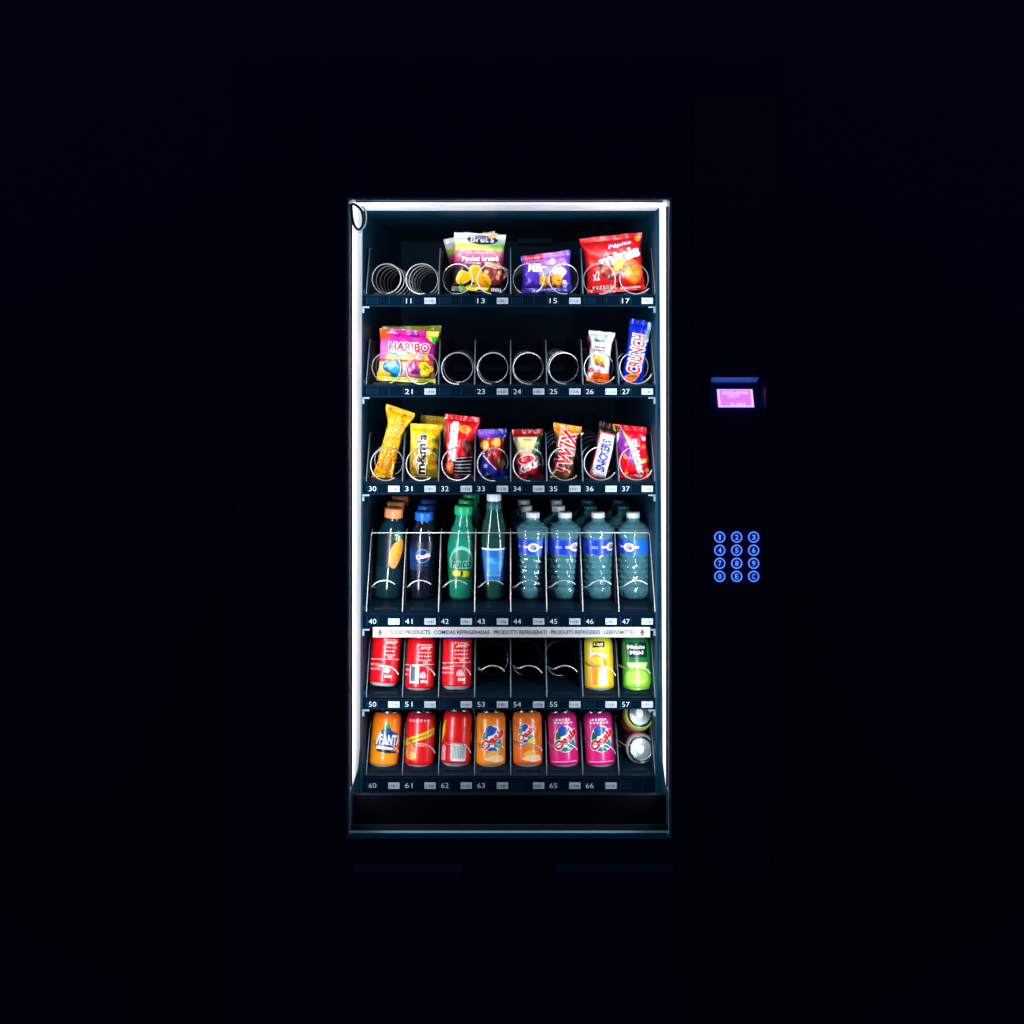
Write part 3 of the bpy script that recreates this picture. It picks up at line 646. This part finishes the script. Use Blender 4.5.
make_bag('chocolate_bar', 'blue wrapped bar with red and white lettering at the right end of its shelf', 'chocolate bar', None, (632, 382), (641.5, 320), 21, YP, flat((12, 36, 190)), pr, .024, seed=9.3)
# ---- third shelf
def pr(sh):
    for q in range(60): sh.ell(random.random()*.96+.02, random.random(), random.uniform(.04, .08), random.uniform(.03, .06), random.choice(((226, 120, 14), (214, 88, 20), (250, 210, 60), (190, 70, 20))), random.random()*180, 10, .2)
    sh.text('FOUS', .50, .27, 1.05, .62, (214, 44, 24), rot=72, bold=.03, out=(250, 190, 30), ow=.04); sh.text('Trilili', .52, .63, 1.2, .58, (222, 70, 24), rot=74, bold=.02, out=(250, 200, 30), ow=.04)
make_bag('snack_bar', 'long yellow bar with orange letters leaning right, leftmost on the third shelf', 'snack bar', None, (382, 479), (400.5, 409), 18, YP, flat((246, 176, 14)), pr, .026, seed=10.2, top_w=1.65, bot_w=1.1, tilt=-.12)
def pr(sh):
    sh.ell(.76, .62, .22, .26, (200, 160, 20), 20, wob=.12); sh.ell(.80, .40, .20, .16, (150, 120, 16), 0, wob=.15)
    for x, y, c in ((.80, .72, (110, 120, 30)), (.86, .34, (150, 60, 20)), (.72, .18, (110, 90, 20)), (.16, .2, (150, 90, 20)), (.86, .55, (60, 80, 40))): sh.ell(x, y, .09, .08, c, 0, wob=.1)
    sh.text("m&m's", .40, .47, 1.32, .34, (48, 22, 16), rot=90, bold=.05, out=(248, 246, 240), ow=.05)
make_bag('sweet_bag', 'yellow bag of chocolate peanuts with dark upright letters', 'sweet bag', 'yellow peanut bags', (423, 481), (426, 424.5), 30, YP, ramp((0, (150, 126, 20)), (.5, (180, 146, 10)), (.8, (240, 186, 12)), (1, (248, 190, 14))), pr, .030, seed=11.5)  # olive lower half is shade put into the paint
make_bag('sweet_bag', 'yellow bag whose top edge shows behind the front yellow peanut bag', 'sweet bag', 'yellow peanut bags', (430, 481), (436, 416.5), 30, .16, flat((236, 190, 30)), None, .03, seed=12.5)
def pr(sh):
    sh.text('maltesers', .27, .60, 1.25, .25, (252, 246, 248), rot=88, bold=.06, out=(250, 240, 242), ow=.03); sh.poly([(.16, .40), (.36, .40), (.36, .86), (.16, .86)], (250, 240, 242))
    for q in range(4): sh.ell(.26, .45+q*.1, .05, .035, (205, 60, 60), 0, wob=.2)
    sh.ell(.62, .80, .20, .13, (245, 150, 24), -5); sh.ell(.62, .80, .12, .07, (236, 120, 14), -5)
    sh.ell(.78, .52, .16, .26, (70, 14, 14), 10, wob=.1); sh.ell(.78, .52, .09, .10, (120, 50, 30), 10, wob=.1)
    sh.ell(.66, .22, .34, .34, (20, 14, 22), 0)
    for q in range(6): sh.line((.40, .34-q*.05), (.92, .38-q*.055), .022, (190, 180, 190))
    sh.ell(.22, .18, .16, .24, (226, 70, 30), 0, wob=.12); sh.ell(.22, .20, .08, .14, (238, 130, 50), 0, wob=.2)
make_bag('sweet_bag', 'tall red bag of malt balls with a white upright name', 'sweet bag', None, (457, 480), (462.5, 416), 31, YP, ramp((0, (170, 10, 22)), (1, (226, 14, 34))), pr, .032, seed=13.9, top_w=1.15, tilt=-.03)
def pr(sh):
    sh.poly([(0, .40), (.62, .20), (1, .30), (1, .84), (0, .84)], (120, 16, 24)); sh.poly([(.35, .84), (.60, .40), (.80, .62), (.8, .84)], (220, 30, 40))
    for x, y, a in ((.26, .70, -8), (.66, .75, 8)): sh.ell(x, y, .16, .155, (248, 170, 30), a, 4 if False else 24, .07); sh.ell(x, y, .11, .10, (252, 200, 70), a, wob=.1)
    sh.line((.10, .56), (.64, .22), .05, (226, 196, 236)); sh.poly([(0, 0), (1, 0), (1, .16), (.62, .22), (0, .60)], (34, 44, 160))
    for x, y in ((.26, .30), (.32, .13)):
        sh.poly([(x+.1*(1 if k % 2 == 0 else .45)*math.cos(k*PI/5+.3), y+.06*(1 if k % 2 == 0 else .45)*math.sin(k*PI/5+.3)) for k in range(10)], (196, 210, 248))
    sh.ell(.82, .34, .12, .16, (110, 100, 30), 20, wob=.1)
def p33(u, v): return mixc(np.tile(lin((40, 44, 165)), u.shape+(1,)), lin((150, 90, 225)), sstep(.82, .9, v)*sstep(.9, .2, u))
make_bag('biscuit_bag', 'small blue and purple bag with two orange crackers pictured', 'biscuit bag', None, (492.5, 481), (491.5, 429.5), 29, YP, p33, pr, .028, seed=14.2)
def pr(sh):
    sh.poly([(.62, .52), (.98, .46), (.98, .92), (.84, .86)], (30, 90, 50)); sh.scribble(.5, .80, .3, .04, (190, 180, 80))
    sh.poly([(0, 0), (1, 0), (1, .40), (.5, .46), (0, .56)], (214, 14, 40))
    sh.ell(.46, .42, .30, .17, (250, 236, 240), 12); sh.ell(.46, .42, .26, .135, (214, 14, 40), 12)
    sh.text('KitKat', .54, .29, .78, .27, (252, 246, 250), rot=24, shear=.15, bold=.05, out=(170, 8, 30), ow=.03)
make_bag('chocolate_bar', 'red and cream wrapped wafer bar with a green corner', 'chocolate bar', None, (528, 481), (527.5, 429.5), 30, YP, ramp((0, (205, 14, 36)), (.80, (236, 226, 160)), (.84, (236, 226, 170)), (.86, (170, 12, 24)), (1, (150, 10, 20))), pr, .028, seed=15.8)
def pr(sh):
    sh.text('TWIX', .52, .52, 2.0, .74, (214, 10, 30), rot=80, shear=.1, bold=.03, out=(250, 226, 222), ow=.05)
    sh.ell(.5, .10, .40, .16, (120, 76, 20), 10, wob=.12); sh.ell(.56, .11, .25, .08, (180, 130, 60), 5, wob=.15)
make_bag('chocolate_bar', 'gold wrapped biscuit bar with upright red letters and a flared top', 'chocolate bar', None, (562, 481), (568, 425), 23, YP, ramp((0, (70, 40, 14)), (.75, (110, 64, 16)), (.86, (216, 120, 20)), (1, (238, 150, 30))), pr, .028, seed=16.4, top_w=1.25, bot_w=1.15, tilt=-.06)  # gold turns brown downwards: shadow painted into the wrapper colour
def pr(sh):
    sh.poly([(.10, .05), (.88, .05), (.88, .84), (.10, .84)], (208, 36, 40)); sh.poly([(.16, .075), (.93, .075), (.93, .815), (.16, .815)], (240, 240, 250))
    sh.text('SNICKERS', .55, .445, 1.62, .50, (24, 44, 150), rot=90, shear=.2, bold=.055)
make_bag('chocolate_bar', 'dark brown bar with a white panel and blue letters leaning right', 'chocolate bar', None, (595.5, 480), (610.5, 424), 20, YP, flat((28, 16, 14)), pr, .024, seed=17.7)
def pr(sh):
    for q, c in enumerate(((245, 130, 20), (250, 200, 20), (140, 190, 40), (246, 240, 244), (130, 40, 150))):
        sh.poly([(0, 1-.10*q), (.20+.06*q*0, 1), (.50, .66-.075*q), (.44, .60-.075*q), (0, .92-.10*q)][:5], c)
    sh.text('Skittles', .62, .42, 1.22, .30, (252, 248, 250), rot=-78, bold=.045, out=(120, 10, 60), ow=.02)
    for x, y, c in ((.22, .42, (245, 120, 20)), (.90, .78, (250, 200, 210)), (.86, .35, (240, 190, 40)), (.22, .12, (250, 140, 30)), (.9, .15, (150, 180, 30)), (.88, .62, (235, 120, 40))): sh.ell(x, y, .07, .075, c)
make_bag('sweet_bag', 'red bag of fruit sweets with a rainbow corner and white slanting letters', 'sweet bag', None, (635, 479), (630, 426), 30, YP, flat((222, 10, 40)), pr, .032, seed=18.3, tilt=-.22, top_w=1.1)

# ---- bottle shelf
ZF = FZ[3]
def bx(px, y): return (px-505)*.001*(2+y)
wprof = smooth_prof([(.0003, .004), (.016, .002), (.0225, .0006), (.029, .006), (.0325, .018)], 4)
for i in range(6):
    z_ = .024+i*.0115; wprof += [(.0322, z_), (.0292, z_+.0035), (.0288, z_+.0055), (.0320, z_+.009)]
wprof += [(.0312, .0945), (.0312, .128), (.0326, .1305), (.0326, .134)]+smooth_prof([(.0322, .138), (.0318, .1445), (.0285, .1500), (.0235, .1555), (.0155, .1600), (.0132, .1640), (.0132, .1665)], 4)
wprof = [(r_*1.06, z_) if z_ < .15 else (r_, z_) for r_, z_ in wprof]
wprof += [(.0150, .1668), (.0150, .1680), (.0122, .1684), (.0122, .176), (.0003, .1762)]
def wlab(u, v): return mixc(np.tile(lin((18, 54, 190)), u.shape+(1,)), lin((26, 108, 215)), sstep(.3, .75, u))
def wpr(sh):
    c = .5
    sh.ell(c, .5, .11, .085, (240, 226, 236)); sh.poly([(c-.20, .44), (c-.20, .60), (c-.08, .56), (c-.08, .44)], (240, 200, 222)); sh.poly([(c+.20, .44), (c+.20, .60), (c+.08, .56), (c+.08, .44)], (240, 200, 222))
    sh.ell(c, .52, .07, .05, (150, 150, 170), 0, wob=.15); sh.ell(c+.03, .42, .02, .03, (60, 60, 90)); sh.scribble(c-.34, .5, .14, .18, (120, 170, 240), 4)
WLAB = (.0965, .1265)
fronts = []
for px, tx, spin, nm in ((530.5, 533, .05, 'beside the dark green glass bottle'), (564.5, 565.2, .62, 'second from the right wall but one'), (599.5, 598, .75, 'between two others like it'), (634.5, 633, -.42, 'at the right end of its shelf')):
    fronts.append((px, tx, spin))
wl = ['clear water bottle with its emblem facing straight out, beside the dark green bottle', 'clear water bottle with its emblem turned right, second of four from the green bottle',
      'clear water bottle with its emblem turned far right, next to last on its shelf', 'clear water bottle with its emblem turned left, last on its shelf at the right wall']
wr_ = ['white capped water bottle in the row beside the dark green glass bottle', 'white capped water bottle in the second row from the dark green bottle', 'teal capped water bottle in the next to last row of its shelf', 'teal capped water bottle in the last row by the right wall']
for i, (px, tx, spin) in enumerate(fronts):
    y = .116; b0 = make_bottle(wl[i], 'water bottles', wprof, 'water', 'cap_white', .0142, .1672, .1795, WLAB, wlab, wpr, spin)
    stand(b0, bx(px, y), y, ZF, math.atan2(bx(tx, y)-bx(px, y), .18))
    for k in (1, 2):
        yy = y+.073*k; o = make_bottle(wr_[i], 'water bottles', wprof, 'water', 'cap_teal' if i > 1 else 'cap_white', .0142, .1672, .1795, WLAB, wlab, None, spin)
        o['label'] = ('middle ' if k == 1 else 'rearmost ')+wr_[i]
        stand(o, CX[4+i]+(-.004 if i < 2 else -.006)-.002*k, yy, ZF, .02)
# orange capped juice
jprof = smooth_prof([(.0003, .003), (.02, .001), (.027, .003), (.0295, .012), (.0295, .05), (.0285, .075), (.0295, .10), (.0298, .125), (.0275, .143), (.0215, .156), (.0165, .163), (.0155, .167), (.0150, .170)], 6)+[(.0135, .1702), (.0135, .181), (.0003, .1812)]
def jl(u, v): return mixc(np.tile(lin((8, 30, 40)), u.shape+(1,)), lin((10, 22, 34)), v)
def jp(sh):
    sh.ell(.66, .42, .15, .34, (236, 150, 90), -14, wob=.04); sh.ell(.68, .50, .11, .20, (240, 160, 50), -14, wob=.06); sh.line((.60, .34), (.76, .36), .012, (214, 90, 70))
    sh.poly([(.56, .78), (.82, .86), (.80, 1), (.58, 1)], (24, 110, 50)); sh.text('Tr', .66, .87, .13, .13, (230, 240, 230), bold=.03)
def dpr(sh):
    sh.ell(.52, .52, .155, .155, (36, 110, 165)); sh.ell(.52, .52, .125, .125, (8, 30, 80)); sh.text('Oasis', .53, .52, .30, .10, (238, 226, 232), rot=14, bold=.03, out=(190, 30, 50), ow=.06); sh.scribble(.5, .2, .3, .05, (40, 60, 110), 6)
for k, lb in ((0, 'orange capped juice bottle in front at the left end of its shelf'), (1, 'middle orange capped juice bottle behind the front one at the left end'), (2, 'rearmost orange capped juice bottle behind the front one at the left end')):
    o = make_bottle(lb, 'orange capped juice bottles' if k == 0 else 'rear orange capped juice bottles', jprof, 'darkpet', 'cap_orange', .0195, .1690, .1885, (.068, .142), jl, jp)
    y = .116+.073*k; stand(o, bx(387.5+4.5*k, y), y, ZF, .075 if k == 0 else .05)
oprof = smooth_prof([(.0003, .003), (.022, .001), (.029, .004), (.0312, .014), (.0312, .04), (.030, .06), (.0308, .085), (.0305, .105), (.028, .128), (.022, .147), (.0165, .157), (.0150, .1625)], 6)+[(.0135, .163), (.0135, .176), (.0003, .1762)]
for k, lb in ((0, 'blue capped dark soft drink bottle in front, second from the left wall'), (1, 'middle blue capped dark bottle behind the front blue capped one'), (2, 'rearmost blue capped dark bottle behind the front blue capped one')):
    o = make_bottle(lb, 'blue capped bottles' if k == 0 else 'rear blue capped bottles', oprof, 'blackpet', 'cap_blue', .0190, .1625, .1805, (.062, .122), lambda u, v: mixc(np.tile(lin((6, 16, 40)), u.shape+(1,)), lin((20, 60, 120)), sstep(.5, .2, u)*sstep(1, .5, v)), dpr)
    y = .116+.073*k; stand(o, bx(421.5+2.6*k, y), y, ZF, .03)
pprof = [(r_*1.10, z_) if z_ < .15 else (r_, z_) for r_, z_ in smooth_prof([(.0003, .004), (.022, .001), (.0280, .005), (.0300, .016), (.0302, .07), (.0300, .098), (.0280, .118), (.0220, .143), (.0172, .164), (.0155, .172), (.0150, .176)], 6)]+[(.0135, .1765), (.0135, .188), (.0003, .1882)]
def ppr(sh):
    sh.ell(.5, .70, .25, .30, (110, 180, 160), 0, a0=0, a1=180); sh.ell(.5, .70, .21, .23, (20, 110, 90), 0, a0=0, a1=180)
    sh.poly([(.27, .42), (.73, .42), (.76, .74), (.24, .74)], (86, 160, 140)); sh.text('Pulco', .5, .62, .40, .16, (10, 40, 46), rot=3, shear=.25, bold=.02)
    sh.poly([(.30, .10), (.70, .10), (.70, .36), (.30, .36)], (70, 120, 30)); sh.ell(.42, .24, .09, .06, (200, 190, 30)); sh.ell(.58, .22, .09, .06, (190, 170, 24)); sh.ell(.52, .23, .025, .05, (40, 50, 20))
def plab(u, v): return np.tile(lin((10, 98, 72)), u.shape+(1,))
for k, lb in ((0, 'green bottle of lemon drink with a green cap in front'), (1, 'middle green capped bottle behind the front green lemon drink'), (2, 'rearmost green capped bottle behind the front green lemon drink')):
    o = make_bottle(lb, 'green lemon drink bottles' if k == 0 else 'rear green lemon drink bottles', pprof, 'greenpet', 'cap_green', .0190, .1745, .1935, (.045, .098), plab, ppr)
    y = .116+.073*k; stand(o, bx(460.5+4*k, y), y, ZF, .035)
vprof = smooth_prof([(.0003, .004), (.024, .001), (.0300, .004), (.0318, .014), (.0318, .07), (.0318, .108), (.0305, .125), (.0255, .148), (.0185, .172), (.0140, .190), (.0130, .196)], 6)+[(.0125, .2), (.0125, .21), (.0003, .2102)]
def vpr(sh): 
    sh.poly([(0, .95), (1, .95), (1, 1), (0, 1)], (210, 225, 235)); sh.ell(.5, .5, .16, .17, (40, 130, 200), 20, wob=.2); sh.ell(.45, .62, .09, .05, (70, 160, 215), -30, wob=.3); sh.scribble(.5, .2, .3, .06, (90, 160, 210), 6)
o = make_bottle('tall dark green bottle with a silver cap and blue label', None, vprof, 'glassgreen', 'cap_silver', .0150, .2035, .2205, (.040, .109), lambda u, v: np.tile(lin((22, 100, 172)), u.shape+(1,)), vpr, ring=(.0158, .186, .2015, 'cap_teal'))
stand(o, bx(494, .116), .116, ZF, 0.)

# ---- cans
def colate(pr_): return pr_
def red_small(bar=None, purple=False):
    def f(sh):
        for q in range(5): sh.scribble(.62, .86-q*.075, .34*random.uniform(.6, 1), .03, (250, 190, 195), 5)
        sh.poly([(.52, .80), (.78, .81), (.78, .83), (.52, .82)], (252, 225, 225))
        sh.ell(.62, .52, .055, .06, (246, 140, 150)); sh.ell(.58, .26, .07, .07, (240, 170, 180), 0, wob=.1); sh.scribble(.30, .36, .34, .05, (246, 150, 160), 7); sh.scribble(.30, .27, .34, .04, (240, 130, 140), 7); sh.scribble(.62, .14, .16, .06, (252, 225, 228), 4); sh.poly([(.14, .45), (.86, .47), (.86, .485), (.14, .465)], (250, 190, 195))
        if bar: sh.poly([(bar, .10), (bar+.20, .10), (bar+.20, .46), (bar, .46)], (226, 226, 230)); sh.poly([(bar+.02, .14), (bar+.13, .14), (bar+.13, .43), (bar+.02, .43)], (70, 90, 105))
        if purple: sh.poly([(.02, .93), (.98, .93), (.98, 1), (.02, 1)], (60, 16, 110))
    return f
RED = (216, 10, 24)
make_can('red cola can, first from the left wall on the upper can shelf', 'red cola cans', (382, 686), 388, flat(RED), red_small())
make_can('red cola can with a grey barcode on the upper can shelf', 'red cola cans', (418.5, 691.5), 422, flat(RED), red_small(.30))
make_can('red can with a purple top edge, nearest to the empty coils', 'red cola cans', (456, 689.5), 457.5, flat(RED), red_small(None, True))
def pr(sh):
    sh.text('LO', .50, .86, .22, .10, (250, 240, 200), bold=.04); sh.poly([(.36, .80), (.62, .80), (.62, .92), (.36, .92)], (30, 26, 20)); sh.text('Lipt', .49, .86, .20, .08, (250, 240, 200), bold=.02)
    sh.poly([(.26, .62), (.66, .58), (.70, .66), (.30, .72)], (210, 214, 220)); sh.ell(.47, .52, .19, .13, (238, 150, 20), -10, wob=.06); sh.ell(.45, .54, .13, .08, (248, 190, 60), -10)
    sh.poly([(.28, .06), (.42, .06), (.46, .34), (.40, .46), (.28, .36)], (224, 140, 16)); sh.poly([(.46, .06), (.64, .06), (.64, .40), (.48, .36)], (214, 218, 230)); sh.scribble(.55, .2, .12, .2, (170, 180, 200), 3)
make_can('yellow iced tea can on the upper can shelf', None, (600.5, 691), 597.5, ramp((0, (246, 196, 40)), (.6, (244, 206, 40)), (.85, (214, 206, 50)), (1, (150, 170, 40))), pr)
def pr(sh):
    sh.poly([(.24, .60), (.74, .60), (.74, .90), (.24, .90)], (6, 50, 40)); sh.text('Minute', .49, .81, .40, .085, (230, 240, 235), bold=.035); sh.text('Maid', .49, .70, .30, .085, (230, 240, 235), bold=.035)
    sh.poly([(.24, .52), (.76, .52), (.76, .585), (.24, .585)], (20, 120, 70)); sh.ell(.5, .50, .24, .17, (206, 216, 130), 180, a0=0, a1=180); sh.ell(.5, .47, .17, .07, (226, 226, 170), 180, a0=0, a1=180)
    sh.ell(.50, .17, .33, .23, (120, 200, 40), 0, wob=.03); sh.ell(.50, .20, .24, .15, (160, 220, 80), 0, wob=.05); sh.scribble(.5, .12, .3, .05, (210, 236, 170), 5)
make_can('green apple juice can at the right end of the upper can shelf', None, (638.5, 691), 634.5, ramp((0, (90, 180, 40)), (.4, (30, 140, 40)), (1, (24, 110, 50))), pr)
def pr(sh):
    sh.ell(.54, .47, .23, .21, (250, 250, 252), 0, wob=.05); sh.poly([(.34, .38), (.80, .33), (.80, .62), (.62, .68), (.42, .66)], (16, 60, 150))
    sh.ell(.52, .73, .085, .085, (40, 150, 50)); sh.ell(.52, .68, .10, .05, (10, 80, 110), 10)
    sh.text('FANTA', .64, .49, .50, .21, (250, 250, 252), rot=-2, bold=.03); sh.poly([(.32, .28), (.66, .27), (.66, .33), (.32, .35)], (220, 230, 200)); sh.ell(.57, .27, .25, .035, (20, 30, 50), -4)
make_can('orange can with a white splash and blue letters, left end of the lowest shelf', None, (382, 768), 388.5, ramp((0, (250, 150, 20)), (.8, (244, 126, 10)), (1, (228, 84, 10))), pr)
def pr(sh):
    sh.poly([(.08, .34), (.92, .60), (.92, .74), (.08, .46)], (246, 196, 20)); sh.text('Schweppes', .50, .535, .70, .085, (90, 70, 10), rot=19, bold=.01)
    sh.ell(.30, .24, .15, .17, (246, 130, 70), 20, wob=.1); sh.ell(.36, .18, .08, .08, (250, 190, 110), 0); sh.scribble(.56, .38, .24, .04, (250, 160, 120), 4); sh.scribble(.5, .86, .5, .05, (246, 140, 150), 6)
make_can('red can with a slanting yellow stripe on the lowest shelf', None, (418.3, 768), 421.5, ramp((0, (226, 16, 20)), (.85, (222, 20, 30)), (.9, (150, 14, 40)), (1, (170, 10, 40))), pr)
def pr(sh):
    sh.poly([(.40, .05), (.74, .05), (.74, .38), (.40, .38)], (228, 230, 234))
    for q in range(9): sh.poly([(.43+q*.032, .10), (.43+q*.032+random.uniform(.008, .02), .10), (.43+q*.032+.012, .35), (.43+q*.032, .35)], (70, 110, 120))
    sh.poly([(.08, .35), (.22, .60), (.22, .85), (.08, .7)], (246, 196, 20)); sh.scribble(.2, .2, .16, .3, (250, 170, 180), 3); sh.poly([(.90, .40), (.98, .42), (.98, .62), (.90, .58)], (246, 196, 20))
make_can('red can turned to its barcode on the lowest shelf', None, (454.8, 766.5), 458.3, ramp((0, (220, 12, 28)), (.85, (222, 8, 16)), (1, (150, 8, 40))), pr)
def oasis(small=False, pink=False):
    def f(sh):
        u, v, k = (.46, .60, .72) if small else (.54, .50, 1.)
        sh.ell(u, v, .25*k, .27*k, (246, 240, 248), 0, wob=.04)
        sh.ell(u-.04, v+.16*k, .13*k, .10*k, (24, 80, 180), 20, wob=.1); sh.ell(u-.16*k, v+.03, .06*k, .12*k, (16, 100, 60), -10, wob=.1)
        sh.ell(u+.14*k, v-.10*k, .10*k, .08*k, (10, 150, 150), 30, wob=.1); sh.ell(u-.0, v-.20*k, .10*k, .045*k, (10, 120, 110) if pink else (20, 90, 190), 0, wob=.1)
        if small: sh.ell(u+.14, v-.16, .10, .08, (246, 200, 60), 0, wob=.1)
        sh.text('Oasis', u+.01, v, .62*k, .19*k, (208, 20, 44) if pink else (214, 24, 40), rot=36, bold=.05, out=(252, 246, 250), ow=.05)
        if pink: sh.scribble(.52, .88, .34, .05, (250, 215, 235), 5); sh.scribble(.52, .82, .44, .04, (250, 205, 230), 6); sh.poly([(.2, .06), (.8, .06), (.8, .075), (.2, .075)], (250, 190, 225))
        else: sh.ell(.62, .12, .22, .07, (250, 214, 170), 0, wob=.1); sh.ell(.55, .22, .16, .05, (248, 180, 70), 10, wob=.15)
    return f
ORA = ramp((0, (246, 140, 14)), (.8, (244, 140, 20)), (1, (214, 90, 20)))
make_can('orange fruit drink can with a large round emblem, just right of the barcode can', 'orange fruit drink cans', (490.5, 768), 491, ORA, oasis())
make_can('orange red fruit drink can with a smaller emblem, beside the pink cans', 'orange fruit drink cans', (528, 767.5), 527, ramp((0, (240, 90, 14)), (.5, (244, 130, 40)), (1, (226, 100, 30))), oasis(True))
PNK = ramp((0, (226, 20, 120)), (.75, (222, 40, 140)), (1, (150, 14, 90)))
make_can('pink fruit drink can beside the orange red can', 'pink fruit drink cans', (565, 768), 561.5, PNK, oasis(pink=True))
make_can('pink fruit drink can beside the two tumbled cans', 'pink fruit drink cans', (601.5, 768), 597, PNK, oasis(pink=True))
# two tumbled cans in the last slot
def pr(sh):
    sh.ell(.3, .5, .3, .3, (235, 120, 110), 0, wob=.1); sh.ell(.75, .4, .2, .2, (70, 110, 40), 0, wob=.2); sh.scribble(.5, .8, .5, .06, (246, 246, 210), 6)
o = make_can('tumbled yellow green can showing its lid, upper one in the last slot', 'tumbled cans', (640, 746), 640, ramp((0, (190, 200, 60)), (.75, (214, 222, 110)), (1, (190, 204, 80))), pr)
o.location = P(633.5, 720, .150); o.rotation_euler = (math.radians(62), math.radians(-6), math.radians(4))
o = make_can('tumbled red and silver can lying end on under the yellow green one', 'tumbled cans', (640, 768), 640, ramp((0, (205, 205, 210)), (.6, (170, 20, 36)), (1, (190, 190, 196))), None)
o.location = P(634.5, 741, .160); o.rotation_euler = (math.radians(76), 0, 0)

# ================================================================== SURROUNDINGS, LIGHT, CAMERA
s = MB(); s.box((-6, .95, -.2), (6, 1.05, 4.5)); tag(s.build('wall', M['wallmat']), 'dark unlit wall behind the machine', None, None, 'structure')
s = MB(); s.box((-6, -6, -.2), (6, .95, 0)); tag(s.build('floor', M['floormat']), 'dark floor under the machine', None, None, 'structure')

def lamp(name, loc, rot, sx, sy, power, col=(.93, .97, 1.)):
    l = bpy.data.lights.new(name, 'AREA'); l.shape = 'RECTANGLE'; l.size = sx; l.size_y = sy; l.energy = power; l.color = col
    o = bpy.data.objects.new(name, l); COL.objects.link(o); o.location = loc; o.rotation_euler = rot; return o
zc, hz = (ZT-.05+ZLP+.008)/2, ZT-.05-ZLP-.008
# long thin LED tubes behind the frame, shining into the machine
def aim(d): return Vector(d).to_track_quat('-Z', 'Y').to_euler()
PW = dict(l=4.4, r=3.9, t=0.82)
lamp('led_lamp', (XL+.014, YF+.022, zc), aim((.55, .85, 0)), .010, hz, PW['l'])
lamp('led_lamp', (XR-.022, YF+.022, zc), aim((-.55, .85, 0)), .010, hz, PW['r'])
lt = lamp('led_lamp', ((XL+XR)/2, YF+.020, ZT-.010), aim((0, .95, -.30)), XR-XL-.03, .010, PW['t'])
w = bpy.data.worlds.new('World'); scene.world = w; w.use_nodes = True
w.node_tree.nodes['Background'].inputs[0].default_value = (.014, .028, .082, 1); w.node_tree.nodes['Background'].inputs[1].default_value = 1.

cam = bpy.data.cameras.new('camera'); co = bpy.data.objects.new('camera', cam); COL.objects.link(co)
co.location = (0, -2.0, ZC); co.rotation_euler = (PI/2, 0, 0)
cam.sensor_width = 36; cam.lens = 36*1000/1024; cam.shift_x = 7/1024; cam.shift_y = -187/1024; cam.clip_start = .05; cam.clip_end = 60
scene.camera = co
scene.render.engine = 'CYCLES'
cy = scene.cycles; cy.use_denoising = True
try: cy.denoiser = 'OPENIMAGEDENOISE'
except Exception: pass
cy.max_bounces = 12; cy.transmission_bounces = 12; cy.transparent_max_bounces = 16; cy.caustics_reflective = False; cy.caustics_refractive = False; cy.sample_clamp_indirect = 4
scene.view_settings.view_transform = 'Standard'; scene.view_settings.look = 'None'; scene.view_settings.exposure = 0; scene.view_settings.gamma = 1
